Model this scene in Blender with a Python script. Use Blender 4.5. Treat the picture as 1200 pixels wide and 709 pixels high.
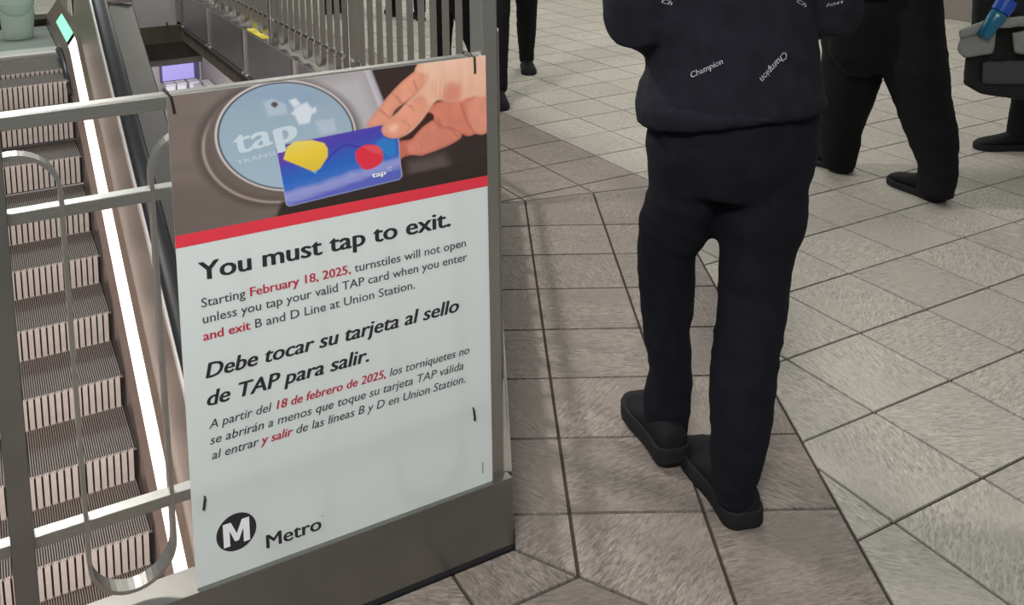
import bpy, bmesh, math, random
import numpy as np
from mathutils import Vector, Matrix
from mathutils.bvhtree import BVHTree
random.seed(7)
for o in list(bpy.data.objects): bpy.data.objects.remove(o)
SC = bpy.context.scene
COL = SC.collection
# ------------------------------------------------------------------ camera
CAM_R = np.array([[0.88252273, -0.46994367, -0.0175091], [-0.07628001, -0.1063112, -0.99140269], [0.46404201, 0.876271, -0.12966936]])
CAM_C = np.array([-1.98591656, -1.58315869, 1.46595573])
FPX, PX, PY = 1117.283, 561.81, -24.01
cd = bpy.data.cameras.new('camera'); cam = bpy.data.objects.new('camera', cd); COL.objects.link(cam)
cam.matrix_world = Matrix([[CAM_R[0][i], -CAM_R[1][i], -CAM_R[2][i], CAM_C[i]] for i in range(3)] + [[0, 0, 0, 1]])
cd.sensor_fit = 'HORIZONTAL'; cd.sensor_width = 36; cd.lens = FPX / 1200 * 36
cd.shift_x = (600 - PX) / 1200; cd.shift_y = (PY - 354.5) / 1200
cd.clip_start = 0.05; cd.clip_end = 200
SC.camera = cam
# ------------------------------------------------------------------ light and exposure
SC.view_settings.view_transform = 'Standard'; SC.view_settings.look = 'None'
SC.view_settings.gamma = 1; SC.view_settings.use_curve_mapping = False
SC.view_settings.exposure = 0.17
world = bpy.data.worlds.new('world'); SC.world = world; world.use_nodes = True
world.node_tree.nodes['Background'].inputs[0].default_value = (0.80, 0.82, 0.80, 1)
world.node_tree.nodes['Background'].inputs[1].default_value = 0.30
def area(name, loc, aim, sx, sy, power, col=(1, .96, .9), spread=180):
    l = bpy.data.lights.new(name, 'AREA'); l.shape = 'RECTANGLE'; l.size = sx; l.size_y = sy; l.energy = power; l.color = col
    l.spread = math.radians(spread)
    o = bpy.data.objects.new(name, l); COL.objects.link(o); o.location = loc
    o.rotation_euler = (Vector(aim) - Vector(loc)).to_track_quat('-Z', 'Y').to_euler()
    return o
area('ceiling_lamp', (3.2, 5.0, 3.6), (3.2, 5.0, 0), 2.2, .5, 75, (1, .97, .88))
area('ceiling_lamp', (1.5, 8.5, 3.6), (1.5, 8.5, 0), 2.2, .5, 75, (1, .97, .88))
area('ceiling_lamp', (3.4, 1.2, 3.6), (3.0, 1.2, 0), 2.0, .5, 30, (1, .97, .88))
area('ceiling_lamp', (-2.15, 2.5, 3.6), (-.7, .6, 0), .42, .30, 88, (1, .93, .87))
area('ceiling_lamp', (-1.8, 8.0, 3.4), (-1.8, 6.8, 0), 1.6, .6, 62, (.92, 1, .96))
area('ceiling_lamp', (-3.0, -2.2, 3.4), (-1.4, 0.3, .6), 1.2, .6, 25, (1, .98, .96), 75)  # added unseen lamp, narrowed and aimed at the poster to brighten it
area('lower_level_fill', (1.4, 14.0, -1.2), (1.4, 17.0, -5), 3.0, 3.0, 330, (.95, .93, 1))  # unseen light put in to illuminate the lower level
area('lower_level_fill', (-2.0, 0.6, -.35), (-2.0, 3.6, -1.7), .9, .5, 34, (1, .86, .80))  # unseen light added low on the near side to brighten the escalator risers

# ------------------------------------------------------------------ helpers
T = .3048
def at(px, py, ax=2, val=0.):
    d = CAM_R.T @ np.array([(px - PX) / FPX, (py - PY) / FPX, 1.]); t = (val - CAM_C[ax]) / d[ax]
    return CAM_C + t * d
VD = np.array([.46797, .88349, 0.]); RD = np.array([.88349, -.46797, 0.])
def atp(px, py, base, dep=0.):
    d = CAM_R.T @ np.array([(px - PX) / FPX, (py - PY) / FPX, 1.])
    t = VD @ (np.array(base) + VD * dep - CAM_C) / (VD @ d)
    return CAM_C + t * d
def mat(name, col, rough=.6, metal=0., bump=0., scale=8., noise=0., spec=.5, emit=None, estr=0., stretch=None, aniso=0.):
    m = bpy.data.materials.new(name); m.use_nodes = True; nt = m.node_tree; b = nt.nodes['Principled BSDF']
    b.inputs['Base Color'].default_value = (*col, 1); b.inputs['Roughness'].default_value = rough
    b.inputs['Metallic'].default_value = metal; b.inputs['Specular IOR Level'].default_value = spec
    if emit: b.inputs['Emission Color'].default_value = (*emit, 1); b.inputs['Emission Strength'].default_value = estr
    if noise or bump:
        tc = nt.nodes.new('ShaderNodeTexCoord'); mp = nt.nodes.new('ShaderNodeMapping')
        nt.links.new(tc.outputs['Object'], mp.inputs[0])
        if stretch: mp.inputs['Scale'].default_value = stretch
        n = nt.nodes.new('ShaderNodeTexNoise'); n.inputs['Scale'].default_value = scale; n.inputs['Detail'].default_value = 5
        nt.links.new(mp.outputs[0], n.inputs['Vector'])
        if noise:
            mx = nt.nodes.new('ShaderNodeMix'); mx.data_type = 'RGBA'; mx.blend_type = 'MIX'
            mx.inputs[6].default_value = (*[c * (1 - noise) for c in col], 1); mx.inputs[7].default_value = (*[min(1, c * (1 + noise)) for c in col], 1)
            nt.links.new(n.outputs['Fac'], mx.inputs[0]); nt.links.new(mx.outputs[2], b.inputs['Base Color'])
        if bump:
            bp = nt.nodes.new('ShaderNodeBump'); bp.inputs['Strength'].default_value = 1; bp.inputs['Distance'].default_value = bump
            nt.links.new(n.outputs['Fac'], bp.inputs['Height']); nt.links.new(bp.outputs[0], b.inputs['Normal'])
    return m
def tile_mat(name, c0, c1, c2, rough=.5):
    m = bpy.data.materials.new(name); m.use_nodes = True; nt = m.node_tree; L = nt.links.new; b = nt.nodes['Principled BSDF']
    tc = nt.nodes.new('ShaderNodeTexCoord'); oi = nt.nodes.new('ShaderNodeObjectInfo')
    mul = nt.nodes.new('ShaderNodeMath'); mul.operation = 'MULTIPLY'; mul.inputs[1].default_value = 6.28; L(oi.outputs['Random'], mul.inputs[0])
    rot = nt.nodes.new('ShaderNodeVectorRotate'); rot.rotation_type = 'Z_AXIS'; L(tc.outputs['Object'], rot.inputs['Vector']); L(mul.outputs[0], rot.inputs['Angle'])
    add = nt.nodes.new('ShaderNodeVectorMath'); add.operation = 'ADD'; L(rot.outputs[0], add.inputs[0])
    sc = nt.nodes.new('ShaderNodeVectorMath'); sc.operation = 'SCALE'; sc.inputs[0].default_value = (37, 11, 5); L(oi.outputs['Random'], sc.inputs['Scale']); L(sc.outputs[0], add.inputs[1])
    mp = nt.nodes.new('ShaderNodeMapping'); mp.inputs['Scale'].default_value = (.9, 3.8, 1); L(add.outputs[0], mp.inputs[0])
    n1 = nt.nodes.new('ShaderNodeTexNoise'); n1.inputs['Scale'].default_value = 42; n1.inputs['Detail'].default_value = 6; n1.inputs['Roughness'].default_value = .62; n1.inputs['Distortion'].default_value = .8
    L(mp.outputs[0], n1.inputs['Vector'])
    n2 = nt.nodes.new('ShaderNodeTexNoise'); n2.inputs['Scale'].default_value = 4.5; n2.inputs['Detail'].default_value = 4; L(add.outputs[0], n2.inputs['Vector'])
    r1 = nt.nodes.new('ShaderNodeValToRGB'); r1.color_ramp.elements[0].position = .36; r1.color_ramp.elements[1].position = .70
    r1.color_ramp.elements[0].color = (*c0, 1); r1.color_ramp.elements[1].color = (*c1, 1); L(n1.outputs['Fac'], r1.inputs[0])
    mx = nt.nodes.new('ShaderNodeMix'); mx.data_type = 'RGBA'; mx.inputs[7].default_value = (*c2, 1); L(r1.outputs[0], mx.inputs[6])
    mr = nt.nodes.new('ShaderNodeMapRange'); mr.inputs[1].default_value = .40; mr.inputs[2].default_value = .70; mr.inputs[4].default_value = .75; L(n2.outputs['Fac'], mr.inputs[0]); L(mr.outputs[0], mx.inputs[0])
    hv = nt.nodes.new('ShaderNodeHueSaturation'); vr = nt.nodes.new('ShaderNodeMapRange'); vr.inputs[3].default_value = .94; vr.inputs[4].default_value = 1.06
    L(oi.outputs['Random'], vr.inputs[0]); L(vr.outputs[0], hv.inputs['Value']); L(mx.outputs[2], hv.inputs['Color']); L(hv.outputs[0], b.inputs['Base Color'])
    rr = nt.nodes.new('ShaderNodeMapRange'); rr.inputs[3].default_value = rough - .14; rr.inputs[4].default_value = rough + .16; L(n1.outputs['Fac'], rr.inputs[0]); L(rr.outputs[0], b.inputs['Roughness'])
    bp = nt.nodes.new('ShaderNodeBump'); bp.inputs['Strength'].default_value = .9; bp.inputs['Distance'].default_value = .0028; L(n1.outputs['Fac'], bp.inputs['Height']); L(bp.outputs[0], b.inputs['Normal'])
    return m
M = {}
M['tile'] = tile_mat('grey_stone_tile', (.255, .24, .205), (.60, .575, .515), (.42, .40, .352))
M['tile2'] = tile_mat('taupe_stone_tile', (.135, .113, .098), (.40, .350, .310), (.22, .188, .165))
M['grout'] = mat('dark_grout', (.040, .034, .026), .9, noise=.3, scale=60)
M['steel'] = mat('brushed_steel', (.47, .46, .435), .34, 1., bump=.0004, scale=40, noise=.10, stretch=(1, 1, 14))
M['steel_h'] = mat('brushed_steel_rail', (.42, .42, .40), .34, 1., bump=.0004, scale=40, noise=.08, stretch=(1, 14, 14))
M['kick'] = mat('worn_steel_plate', (.29, .285, .268), .38, 1., bump=.0006, scale=7, noise=.25)
M['dark_steel'] = mat('dark_steel', (.16, .15, .14), .45, .9, noise=.2, scale=20)
M['panel'] = mat('balustrade_steel', (.42, .35, .30), .36, .9, bump=.0003, scale=30, noise=.08)
M['fascia'] = mat('fascia_steel', (.46, .445, .455), .42, .75, noise=.16, scale=2.5)
M['deck'] = mat('deck_steel', (.27, .26, .25), .30, 1., noise=.12, scale=6)
M['rubber'] = mat('black_rubber', (.012, .013, .017), .42, noise=.3, scale=30)
M['comb'] = mat('landing_metal', (.46, .50, .47), .42, .7, noise=.15, scale=25)
M['tread'] = mat('tread_metal', (.33, .29, .27), .5, .3, noise=.15, scale=30)
M['riser'] = mat('riser_metal', (.80, .73, .69), .5, .1, noise=.12, scale=30)
M['groove'] = mat('groove_black', (.016, .014, .013), .8)
M['skirt'] = mat('skirt_metal', (.34, .27, .25), .35, .8, noise=.15, scale=20)
M['led'] = mat('skirt_light', (.9, .85, .8), .5, emit=(1, .87, .81), estr=1.35)
M['green_led'] = mat('green_comb_light', (.3, .8, .6), .5, emit=(.30, 1, .60), estr=.75)
M['trimwhite'] = mat('pale_guide_trim', (.80, .79, .76), .3, .3)
M['bucket'] = mat('bucket_plastic', (.68, .76, .72), .45, noise=.05, scale=5)
M['concrete'] = mat('board_marked_concrete', (.15, .128, .10), .9, bump=.004, scale=9, noise=.45, stretch=(1, 1, .25))
M['lowconc'] = mat('dark_concrete', (.085, .072, .06), .9, noise=.25, scale=6)
M['taupe'] = mat('taupe_plaster', (.42, .38, .37), .85, noise=.06, scale=3)
M['pale'] = mat('pale_panel', (.70, .67, .69), .5, noise=.03, scale=3)
M['purple'] = mat('purple_screen', (.3, .25, .6), .4, emit=(.40, .35, .68), estr=.5)
M['navyscr'] = mat('navy_frame', (.09, .09, .17), .4)
M['white'] = mat('white_laminate', (.82, .82, .84), .5, noise=.04, scale=3)
M['red'] = mat('red_sign', (.75, .10, .12), .5, noise=.1, scale=5)
M['yellow'] = mat('yellow_tape', (.80, .66, .05), .6, noise=.1, scale=9)
M['banner'] = None
M['black'] = mat('black_nylon', (.012, .012, .012), .4, noise=.2, scale=50)
M['ink'] = mat('black_print', (.018, .018, .020), .5); M['grey_ink'] = mat('grey_print', (.05, .054, .058), .5); M['red_ink'] = mat('red_print', (.42, .02, .045), .5)
M['redband'] = mat('red_band_print', (.66, .035, .06), .45)
M['whiteprint'] = mat('white_print', (.78, .80, .82), .5); M['softwhite'] = mat('soft_white_print', (.52, .62, .68), .5)
M['navy'] = mat('navy_fleece', (.0115, .0115, .018), .92, bump=.0016, scale=26, noise=.5, spec=.2)
M['navy2'] = mat('navy_sweatpants', (.0058, .0058, .0105), .92, bump=.0016, scale=26, noise=.5, spec=.2)
M['blk'] = mat('black_cloth', (.006, .006, .007), .9, bump=.001, scale=20, noise=.3, spec=.2)
M['shoe'] = mat('black_shoe', (.007, .007, .009), .75, noise=.3, scale=30, spec=.2)
M['sole'] = mat('dark_sole', (.011, .011, .013), .75, noise=.2, scale=30, spec=.25)
M['skin'] = mat('skin', (.45, .27, .19), .55, noise=.08, scale=10)
M['hair'] = mat('dark_hair', (.012, .009, .007), .6, bump=.003, scale=40, noise=.5, stretch=(1, 1, .2))
M['script'] = mat('pale_print', (.42, .42, .48), .8)
M['pack'] = mat('black_pack_cloth', (.012, .012, .013), .8, bump=.001, scale=40, noise=.3)
M['packgrey'] = mat('grey_pack_cloth', (.30, .31, .29), .8, bump=.001, scale=30, noise=.2)
M['packdark'] = mat('charcoal_mesh', (.07, .07, .075), .85, bump=.002, scale=80, noise=.3)
M['bottle'] = mat('blue_bottle', (.015, .17, .30), .25, noise=.1, scale=10); M['cap'] = mat('blue_cap', (.015, .09, .55), .3)
M['wall'] = mat('pink_grey_wall', (.46, .41, .40), .7, noise=.05, scale=2); M['base'] = mat('grey_wall_base', (.21, .19, .17), .6, noise=.1, scale=4)
M['lowfloor'] = mat('lower_floor', (.40, .36, .36), .6, noise=.1, scale=1)

class MB:
    def __init__(s): s.v = []; s.f = []
    def add(s, vs, fs):
        n = len(s.v); s.v += [tuple(map(float, p)) for p in vs]; s.f += [tuple(i + n for i in f) for f in fs]; return s
    def box(s, a, b):
        (x0, y0, z0), (x1, y1, z1) = a, b
        return s.add([(x0, y0, z0), (x1, y0, z0), (x1, y1, z0), (x0, y1, z0), (x0, y0, z1), (x1, y0, z1), (x1, y1, z1), (x0, y1, z1)],
                     [(0, 3, 2, 1), (4, 5, 6, 7), (0, 1, 5, 4), (1, 2, 6, 5), (2, 3, 7, 6), (3, 0, 4, 7)])
    def prism(s, poly, z0, z1):
        n = len(poly)
        return s.add([(x, y, z0) for x, y in poly] + [(x, y, z1) for x, y in poly],
                     [tuple(range(n - 1, -1, -1)), tuple(range(n, 2 * n))] + [(i, (i + 1) % n, (i + 1) % n + n, i + n) for i in range(n)])
    def extrude_x(s, prof, x0, x1):      # prof in (y, z)
        n = len(prof)
        return s.add([(x0, y, z) for y, z in prof] + [(x1, y, z) for y, z in prof],
                     [tuple(range(n)), tuple(range(2 * n - 1, n - 1, -1))] + [(i, i + n, (i + 1) % n + n, (i + 1) % n) for i in range(n)])
    def loft(s, rings, caps=True):
        n = len(rings[0]); vs = [p for r in rings for p in r]; fs = []
        for k in range(len(rings) - 1):
            for i in range(n): fs.append((k * n + i, k * n + (i + 1) % n, (k + 1) * n + (i + 1) % n, (k + 1) * n + i))
        if caps: fs += [tuple(range(n - 1, -1, -1)), tuple(range((len(rings) - 1) * n, len(rings) * n))]
        return s.add(vs, fs)
    def tube(s, pts, r, n=8, caps=True):
        pts = [Vector(p) for p in pts]; rs = r if isinstance(r, (list, tuple)) else [r] * len(pts); rings = []; up = None
        for i, p in enumerate(pts):
            t = (pts[min(i + 1, len(pts) - 1)] - pts[max(i - 1, 0)]).normalized()
            if up is None: up = t.orthogonal().normalized()
            up = (up - t * up.dot(t)).normalized(); w = t.cross(up)
            rings.append([p + (up * math.cos(2 * math.pi * k / n) + w * math.sin(2 * math.pi * k / n)) * rs[i] for k in range(n)])
        return s.loft(rings, caps)
    def lathe(s, prof, c=(0, 0, 0), n=28):
        rings = [[(c[0] + r * math.cos(2 * math.pi * k / n), c[1] + r * math.sin(2 * math.pi * k / n), c[2] + z) for k in range(n)] for r, z in prof]
        return s.loft(rings, True)
    def mesh(s, name):
        me = bpy.data.meshes.new(name); me.from_pydata(s.v, [], s.f); me.validate(); me.update(); return me
    def build(s, name, m, parent=None, smooth=False, bevel=0., fix=True):
        me = s.mesh(name)
        if fix:
            bm = bmesh.new(); bm.from_mesh(me); bmesh.ops.recalc_face_normals(bm, faces=bm.faces); bm.to_mesh(me); bm.free()
        me.materials.append(m)
        if smooth:
            for p in me.polygons: p.use_smooth = True
        o = bpy.data.objects.new(name, me); COL.objects.link(o)
        if parent: o.parent = parent
        if bevel:
            b = o.modifiers.new('bevel', 'BEVEL'); b.width = bevel; b.segments = 2; b.limit_method = 'ANGLE'
        return o
def empty(name, loc=(0, 0, 0), rz=0.):
    o = bpy.data.objects.new(name, None); COL.objects.link(o); o.location = loc; o.rotation_euler.z = rz; o.empty_display_size = .1; return o
def tag(o, label=None, cat=None, group=None, kind=None):
    if label: o['label'] = label
    if cat: o['category'] = cat
    if group: o['group'] = group
    if kind: o['kind'] = kind
    return o
def inst(src, name, parent, loc=(0, 0, 0), rot=(0, 0, 0)):
    o = bpy.data.objects.new(name, src.data); COL.objects.link(o); o.parent = parent; o.location = loc; o.rotation_euler = rot
    for md in src.modifiers:
        n = o.modifiers.new(md.name, md.type)
        if md.type == 'BEVEL': n.width = md.width; n.segments = md.segments; n.limit_method = md.limit_method
    return o

# ------------------------------------------------------------------ floor geometry (metres)
A0 = np.array([-.996, -.101]); DR = np.array([.46671, .88441]); NR = np.array([.88441, -.46671])   # run direction, outward normal
def line_x(p, d, axis, val): t = (val - p[axis]) / d[axis]; return p + d * t
OFF = [-.425 * T, 0, T * .985, T * 1.98]           # edge, A, B, C offsets outward from line A
XR = [-.128, 0.0, T, 2 * T]                         # run 3 lines (X)
YR = [.032, -.101, -.101 - T, -.101 - 2 * T]        # run 2 lines (Y)
near = [line_x(A0 + NR * OFF[k], DR, 1, YR[k]) for k in range(4)]
far = [line_x(A0 + NR * OFF[k], DR, 0, XR[k]) for k in range(4)]
XW, YF = -4.4, 16.0
def clip(poly, n, c, keep_le=True):   # keep n.p <= c
    out = []; 
    for i in range(len(poly)):
        a, b = poly[i], poly[(i + 1) % len(poly)]; da = n[0] * a[0] + n[1] * a[1] - c; db = n[0] * b[0] + n[1] * b[1] - c
        if not keep_le: da, db = -da, -db
        if da <= 0: out.append(a)
        if (da < 0 < db) or (db < 0 < da): t = da / (da - db); out.append((a[0] + (b[0] - a[0]) * t, a[1] + (b[1] - a[1]) * t))
    return out
def parea(p): return abs(sum(p[i][0] * p[(i + 1) % len(p)][1] - p[(i + 1) % len(p)][0] * p[i][1] for i in range(len(p)))) / 2 if len(p) > 2 else 0
def shrink(poly, g):
    # inset convex polygon by g
    n = len(poly); s = sum(poly[i][0] * poly[(i + 1) % n][1] - poly[(i + 1) % n][0] * poly[i][1] for i in range(n))
    if s < 0: poly = poly[::-1]
    out = list(poly)
    for i in range(n):
        a, b = poly[i], poly[(i + 1) % n]; dx, dy = b[0] - a[0], b[1] - a[1]; l = math.hypot(dx, dy)
        if l < 1e-6: continue
        nx, ny = dy / l, -dx / l
        out = clip(out, (nx, ny), nx * a[0] + ny * a[1] - g)
        if len(out) < 3: return []
    return out
floor = MB().prism([(-.12, 1.86), (-.12, 8.25), (-6.0, 8.25), (-6.0, YF), (6.2, YF), (6.2, -3.6), (-5, -3.6), (-5, .04), tuple(near[0]), tuple(far[0])][::-1], -.17, -.006)
fo = floor.build('floor', M['grout']); tag(fo, kind='structure')
def tile_obj(poly, m, name, bev=.0015):
    p = shrink(poly, .0042)
    if parea(p) < 2e-4: return None
    c = (sum(q[0] for q in p) / len(p), sum(q[1] for q in p) / len(p))
    o = MB().prism([(x - c[0], y - c[1]) for x, y in p], -.008, 0).build(name, m, fo, fix=True)
    o.location = (c[0], c[1], random.uniform(-.0006, .0006)); return o
# border tiles
border_polys = []
jn = [.62 + .9121 * k for k in range(7)]
def runpt(k, s):   # point on line k of run 1 at station s (tiles from A0)
    q = A0 + NR * OFF[k] + DR * s * T; return tuple(q)
for a in range(3):
    st = jn
    # first piece: bounded by near mitre
    border_polys.append([tuple(near[a]), tuple(near[a + 1]), runpt(a + 1, st[0]), runpt(a, st[0])])
    for i in range(6): border_polys.append([runpt(a, st[i]), runpt(a + 1, st[i]), runpt(a + 1, st[i + 1]), runpt(a, st[i + 1])])
    border_polys.append([runpt(a, st[6]), runpt(a + 1, st[6]), tuple(far[a + 1]), tuple(far[a])])
    # run 3 along +Y
    ys = [y * T for y in range(6, 40)]
    x0, x1 = XR[a], XR[a + 1]
    cell = [(x0, far[a][1]), (x1, far[a + 1][1]), (x1, ys[0]), (x0, ys[0])]
    if ys[0] > max(far[a][1], far[a + 1][1]): border_polys.append(cell)
    yst = 0
    for i in range(len(ys) - 1):
        if ys[i] > 8.5: break
        cell = [(x0, max(ys[i], far[a][1])), (x1, max(ys[i], far[a + 1][1])), (x1, ys[i + 1]), (x0, ys[i + 1])]
        if ys[i + 1] > far[a][1] + .02: border_polys.append(cell)
    # run 2 along -X
    xs = [-x * T for x in range(4, 14)]
    y0, y1 = YR[a], YR[a + 1]
    xe = [x for x in xs if x < min(near[a][0], near[a + 1][0]) - .02]
    border_polys.append([tuple(near[a]), (xe[0], y0), (xe[0], y1), tuple(near[a + 1])])
    for i in range(len(xe) - 1): border_polys.append([(xe[i], y0), (xe[i + 1], y0), (xe[i + 1], y1), (xe[i], y1)])
for p in border_polys: tile_obj(p, M['tile2'], 'border_tile')
# main field of square tiles
cells = []
cC = NR @ (A0 + NR * OFF[3])
def inframe(x, y):
    q = CAM_R @ (np.array([x, y, 0.]) - CAM_C)
    if q[2] < .3: return False
    u, v = PX + FPX * q[0] / q[2], PY + FPX * q[1] / q[2]
    return -60 < u < 1260 and -40 < v < 790
for i in range(-14, 21):
    for j in range(-9, 53):
        sq = [(i * T, j * T), ((i + 1) * T, j * T), ((i + 1) * T, (j + 1) * T), (i * T, (j + 1) * T)]
        pieces = []
        # outside run-1 side
        a = clip(sq, NR, cC, False)
        rest = clip(sq, NR, cC, True)
        if parea(a) > 1e-4: pieces.append(a)
        if parea(rest) > 1e-4:
            b = clip(rest, (1, 0), XR[3], False); rest = clip(rest, (1, 0), XR[3], True)
            if parea(b) > 1e-4: pieces.append(b)
            if parea(rest) > 1e-4:
                c = clip(rest, (0, 1), YR[3], True)
                if parea(c) > 1e-4: pieces.append(c)
        if len(pieces) > 1 and abs(sum(map(parea, pieces)) - T * T) < 1e-6: pieces = [sq]
        for p in pieces: cells.append(p)
def dist(p): c = np.mean(np.array(p), 0); return math.hypot(c[0] - CAM_C[0], c[1] - CAM_C[1])
vis = sorted([p for p in cells if any(inframe(*q) for q in p)], key=dist)
visid = set(id(p) for p in vis[:300])
full = None
for p in vis[:300]:
    if abs(parea(p) - T * T) < 1e-6:
        c = np.mean(np.array(p), 0)
        if full is None:
            full = tile_obj(p, M['tile'], 'floor_tile')
        else:
            o = inst(full, 'floor_tile', fo, (c[0], c[1], random.uniform(-.0006, .0006)))
    else: tile_obj(p, M['tile'], 'floor_tile')
mb = MB()
for p in cells:
    if id(p) in visid: continue
    q = shrink(p, .0042)
    if parea(q) > 2e-4: mb.prism(q, -.008, 0)
for i in range(-20, 0):          # floor beyond the far end of the opening
    for j in range(28, 52):
        if i * T > -.13: continue
        mb.prism(shrink([(i * T, j * T), ((i + 1) * T, j * T), ((i + 1) * T, (j + 1) * T), (i * T, (j + 1) * T)], .0042), -.008, 0)
tag(mb.build('distant_tile', M['tile'], fo), kind='stuff')

# far wall at the right
w = MB().box((5.35, -3.6, -.01), (5.6, YF, 3.4)).build('wall_right', M['wall']); tag(w, kind='structure')
w = MB().box((5.33, -3.6, 0), (5.352, YF, .20)).build('baseboard_right', M['base'], bevel=.004); tag(w, kind='structure')
w = MB().box((-6.0, YF, -.01), (5.6, YF + .2, 3.4)).build('wall_far', M['wall']); tag(w, kind='structure')

# ------------------------------------------------------------------ railings
def serp_path(p=.141, top=1.004, bot=.196, n=20):
    # half wave centred on x=0: apex -> down -> U -> up -> apex
    r = p / 2; pts = []
    for k in range(n // 2 + 1):      # left arch quarter, apex at x=-p, to x=-r
        a = math.pi / 2 - k * (math.pi / 2) / (n // 2); pts.append((-p + r * math.cos(a), top - r + r * math.sin(a)))
    for k in range(n + 1):
        a = math.pi + k * math.pi / n; pts.append((r * math.cos(a), bot + r + r * math.sin(a)))
    for k in range(n // 2 + 1):
        a = math.pi - k * (math.pi / 2) / (n // 2); pts.append((p + r * math.cos(a), top - r + r * math.sin(a)))
    return pts
def strip_bar(pts, th=.0035, w=.016):
    mb = MB(); rings = []
    for i, p in enumerate(pts):
        a = pts[max(i - 1, 0)]; b = pts[min(i + 1, len(pts) - 1)]; d = Vector((b[0] - a[0], b[1] - a[1])).normalized(); nx, nz = -d.y, d.x
        rings.append([(p[0] + nx * th, -w, p[1] + nz * th), (p[0] + nx * th, w, p[1] + nz * th), (p[0] - nx * th, w, p[1] - nz * th), (p[0] - nx * th, -w, p[1] - nz * th)])
    return mb.loft(rings)
# guard railing carrying the poster (run along X at Y = .07)
YB = .046; YC = .069
r2 = empty('guard_railing', (-1.07, YC, 0)); tag(r2, 'stainless steel guard railing with looped bars carrying the poster', 'railing')
def child_at(o, parent): o.parent = parent; o.matrix_parent_inverse = Matrix.Translation(-Vector(parent.location)) if parent.rotation_euler.z == 0 else parent.matrix_world.inverted(); return o
def kid(mb, name, m, root, **k): o = mb.build(name, m, None, **k); return child_at(o, root)
bpy.context.view_layer.update()
kid(MB().box((-3.3, YC - .017, 1.048), (-1.095, YC + .013, 1.0745)), 'top_rail', M['steel_h'], r2, bevel=.004)
for z in (.892, .331): kid(MB().box((-3.3, YC - .013, z), (-1.095, YC + .013, z + .021)), 'mid_rail', M['steel_h'], r2, bevel=.0015)
kid(MB().box((-2.010, YC - .035, .16), (-1.974, YC + .03, 1.05)), 'stanchion', M['kick'], r2, bevel=.002)
kid(MB().box((-1.120, YC - .021, .16), (-1.083, YC + .03, 1.5)), 'corner_post', M['steel'], r2, bevel=.003)
kid(MB().box((-3.3, .032, 0), (-1.0715, .037, .165)).box((-3.3, .037, .150), (-1.0715, .105, .163)), 'kick_plate', M['kick'], r2, bevel=.001)
kid(MB().box((-3.3, .0305, 0), (-1.0705, .033, .012)), 'floor_seal', M['rubber'], r2)
kid(MB().box((-1.074, .0325, .16), (-1.0705, .075, .045)), 'corner_tab', M['steel'], r2)
proto = None
for k in range(-5, 3):
    cx = -1.823 + .282 * k
    if k == -1: cx0 = cx
    mbk = strip_bar(serp_path())
    if proto is None:
        proto = mbk.build('looped_bar', M['steel'], None, smooth=False); proto.parent = r2; proto.location = (cx + 1.07, 0, 0)
    else: inst(proto, 'looped_bar', r2, (cx + 1.07, 0, 0))
# railing along the slanted edge
ang1 = math.atan2(DR[1], DR[0]); n0 = near[0]; f0 = far[0]; L1 = float(np.linalg.norm(f0 - n0))
def railing(name, label, org, ang, L, pitch, group=None, post_ends=(True, True)):
    r = empty(name, (org[0], org[1], 0), ang); tag(r, label, 'railing')
    def k(mb, nm, m, **kw): o = mb.build(nm, m, r, **kw); return o
    yc = .037
    k(MB().box((.05, yc - .017, 1.048), (L - .03, yc + .013, 1.0745)), 'top_rail', M['steel_h'], bevel=.004)
    for z in (.892, .331): k(MB().box((.03, yc - .013, z), (L - .01, yc + .013, z + .021)), 'mid_rail', M['steel_h'], bevel=.0015)
    k(MB().box((.02, 0, -.0), (L - .02, .005, .165)).box((.02, .005, .150), (L - .02, .072, .165)), 'kick_plate', M['kick'], bevel=.001)
    k(MB().box((.04, .064, -.18), (L - .04, .069, .149)), 'inner_plate', M['fascia'])
    x = L - .02
    while x > .4:
        k(MB().box((x - .018, yc - .03, .16), (x + .018, yc + .03, 1.05)), 'stanchion', M['steel'], bevel=.002); x -= 1.6
    n = int((L - .22) / (2 * pitch)); pr = None; x0 = (L - n * 2 * pitch) / 2 + pitch
    for i in range(n):
        if pr is None: pr = strip_bar(serp_path(pitch)).build('looped_bar', M['steel'], r); pr.location = (x0, yc, 0)
        else: inst(pr, 'looped_bar', r, (x0 + i * 2 * pitch, yc, 0))
    return r
railing('guard_railing', 'steel railing on the slanted edge, hidden behind the poster corner post', n0, ang1, L1, .141)
railing('guard_railing', 'long steel railing of looped bars along the far edge of the escalator opening', f0, math.pi / 2, 8.2 - f0[1], .1315)

# edge of the slab seen below the long railing
fas = empty('slab_edge', (-.20, far[0][1], 0)); tag(fas, kind='structure'); bpy.context.view_layer.update()
ys_ = [float(far[0][1]) + .05, 3.10, 4.384, 5.674, 6.954, 8.18]
for y0, y1 in zip(ys_, ys_[1:]):
    o = MB().box((-.206, y0 + .012, -.185), (-.200, y1 - .012, .158)).build('edge_panel', M['fascia']); child_at(o, fas)
    o = MB().box((-.222, y1 - .018, -.18), (-.2065, y1 + .018, .165)).build('panel_strut', M['steel']); child_at(o, fas)
    for q in (-.06, .05): o = MB().box((-.225, y1 + q - .012, -.20), (-.207, y1 + q + .012, -.178)).build('clip', M['trimwhite'], bevel=.003); child_at(o, fas)
o = MB().box((-.196, far[0][1] + .03, -.19), (.1, 8.2, -.18)).build('slab_core', M['concrete']); child_at(o, fas)
o = MB().box((-.235, far[0][1] + .03, -.205), (-.200, 8.18, -.192)).build('ledge_angle', M['dark_steel']); child_at(o, fas)
o = MB().box((-.205, far[0][1] + .03, -.345), (.1, 8.2, -.206)).build('concrete_beam', M['concrete']); child_at(o, fas)
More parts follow.
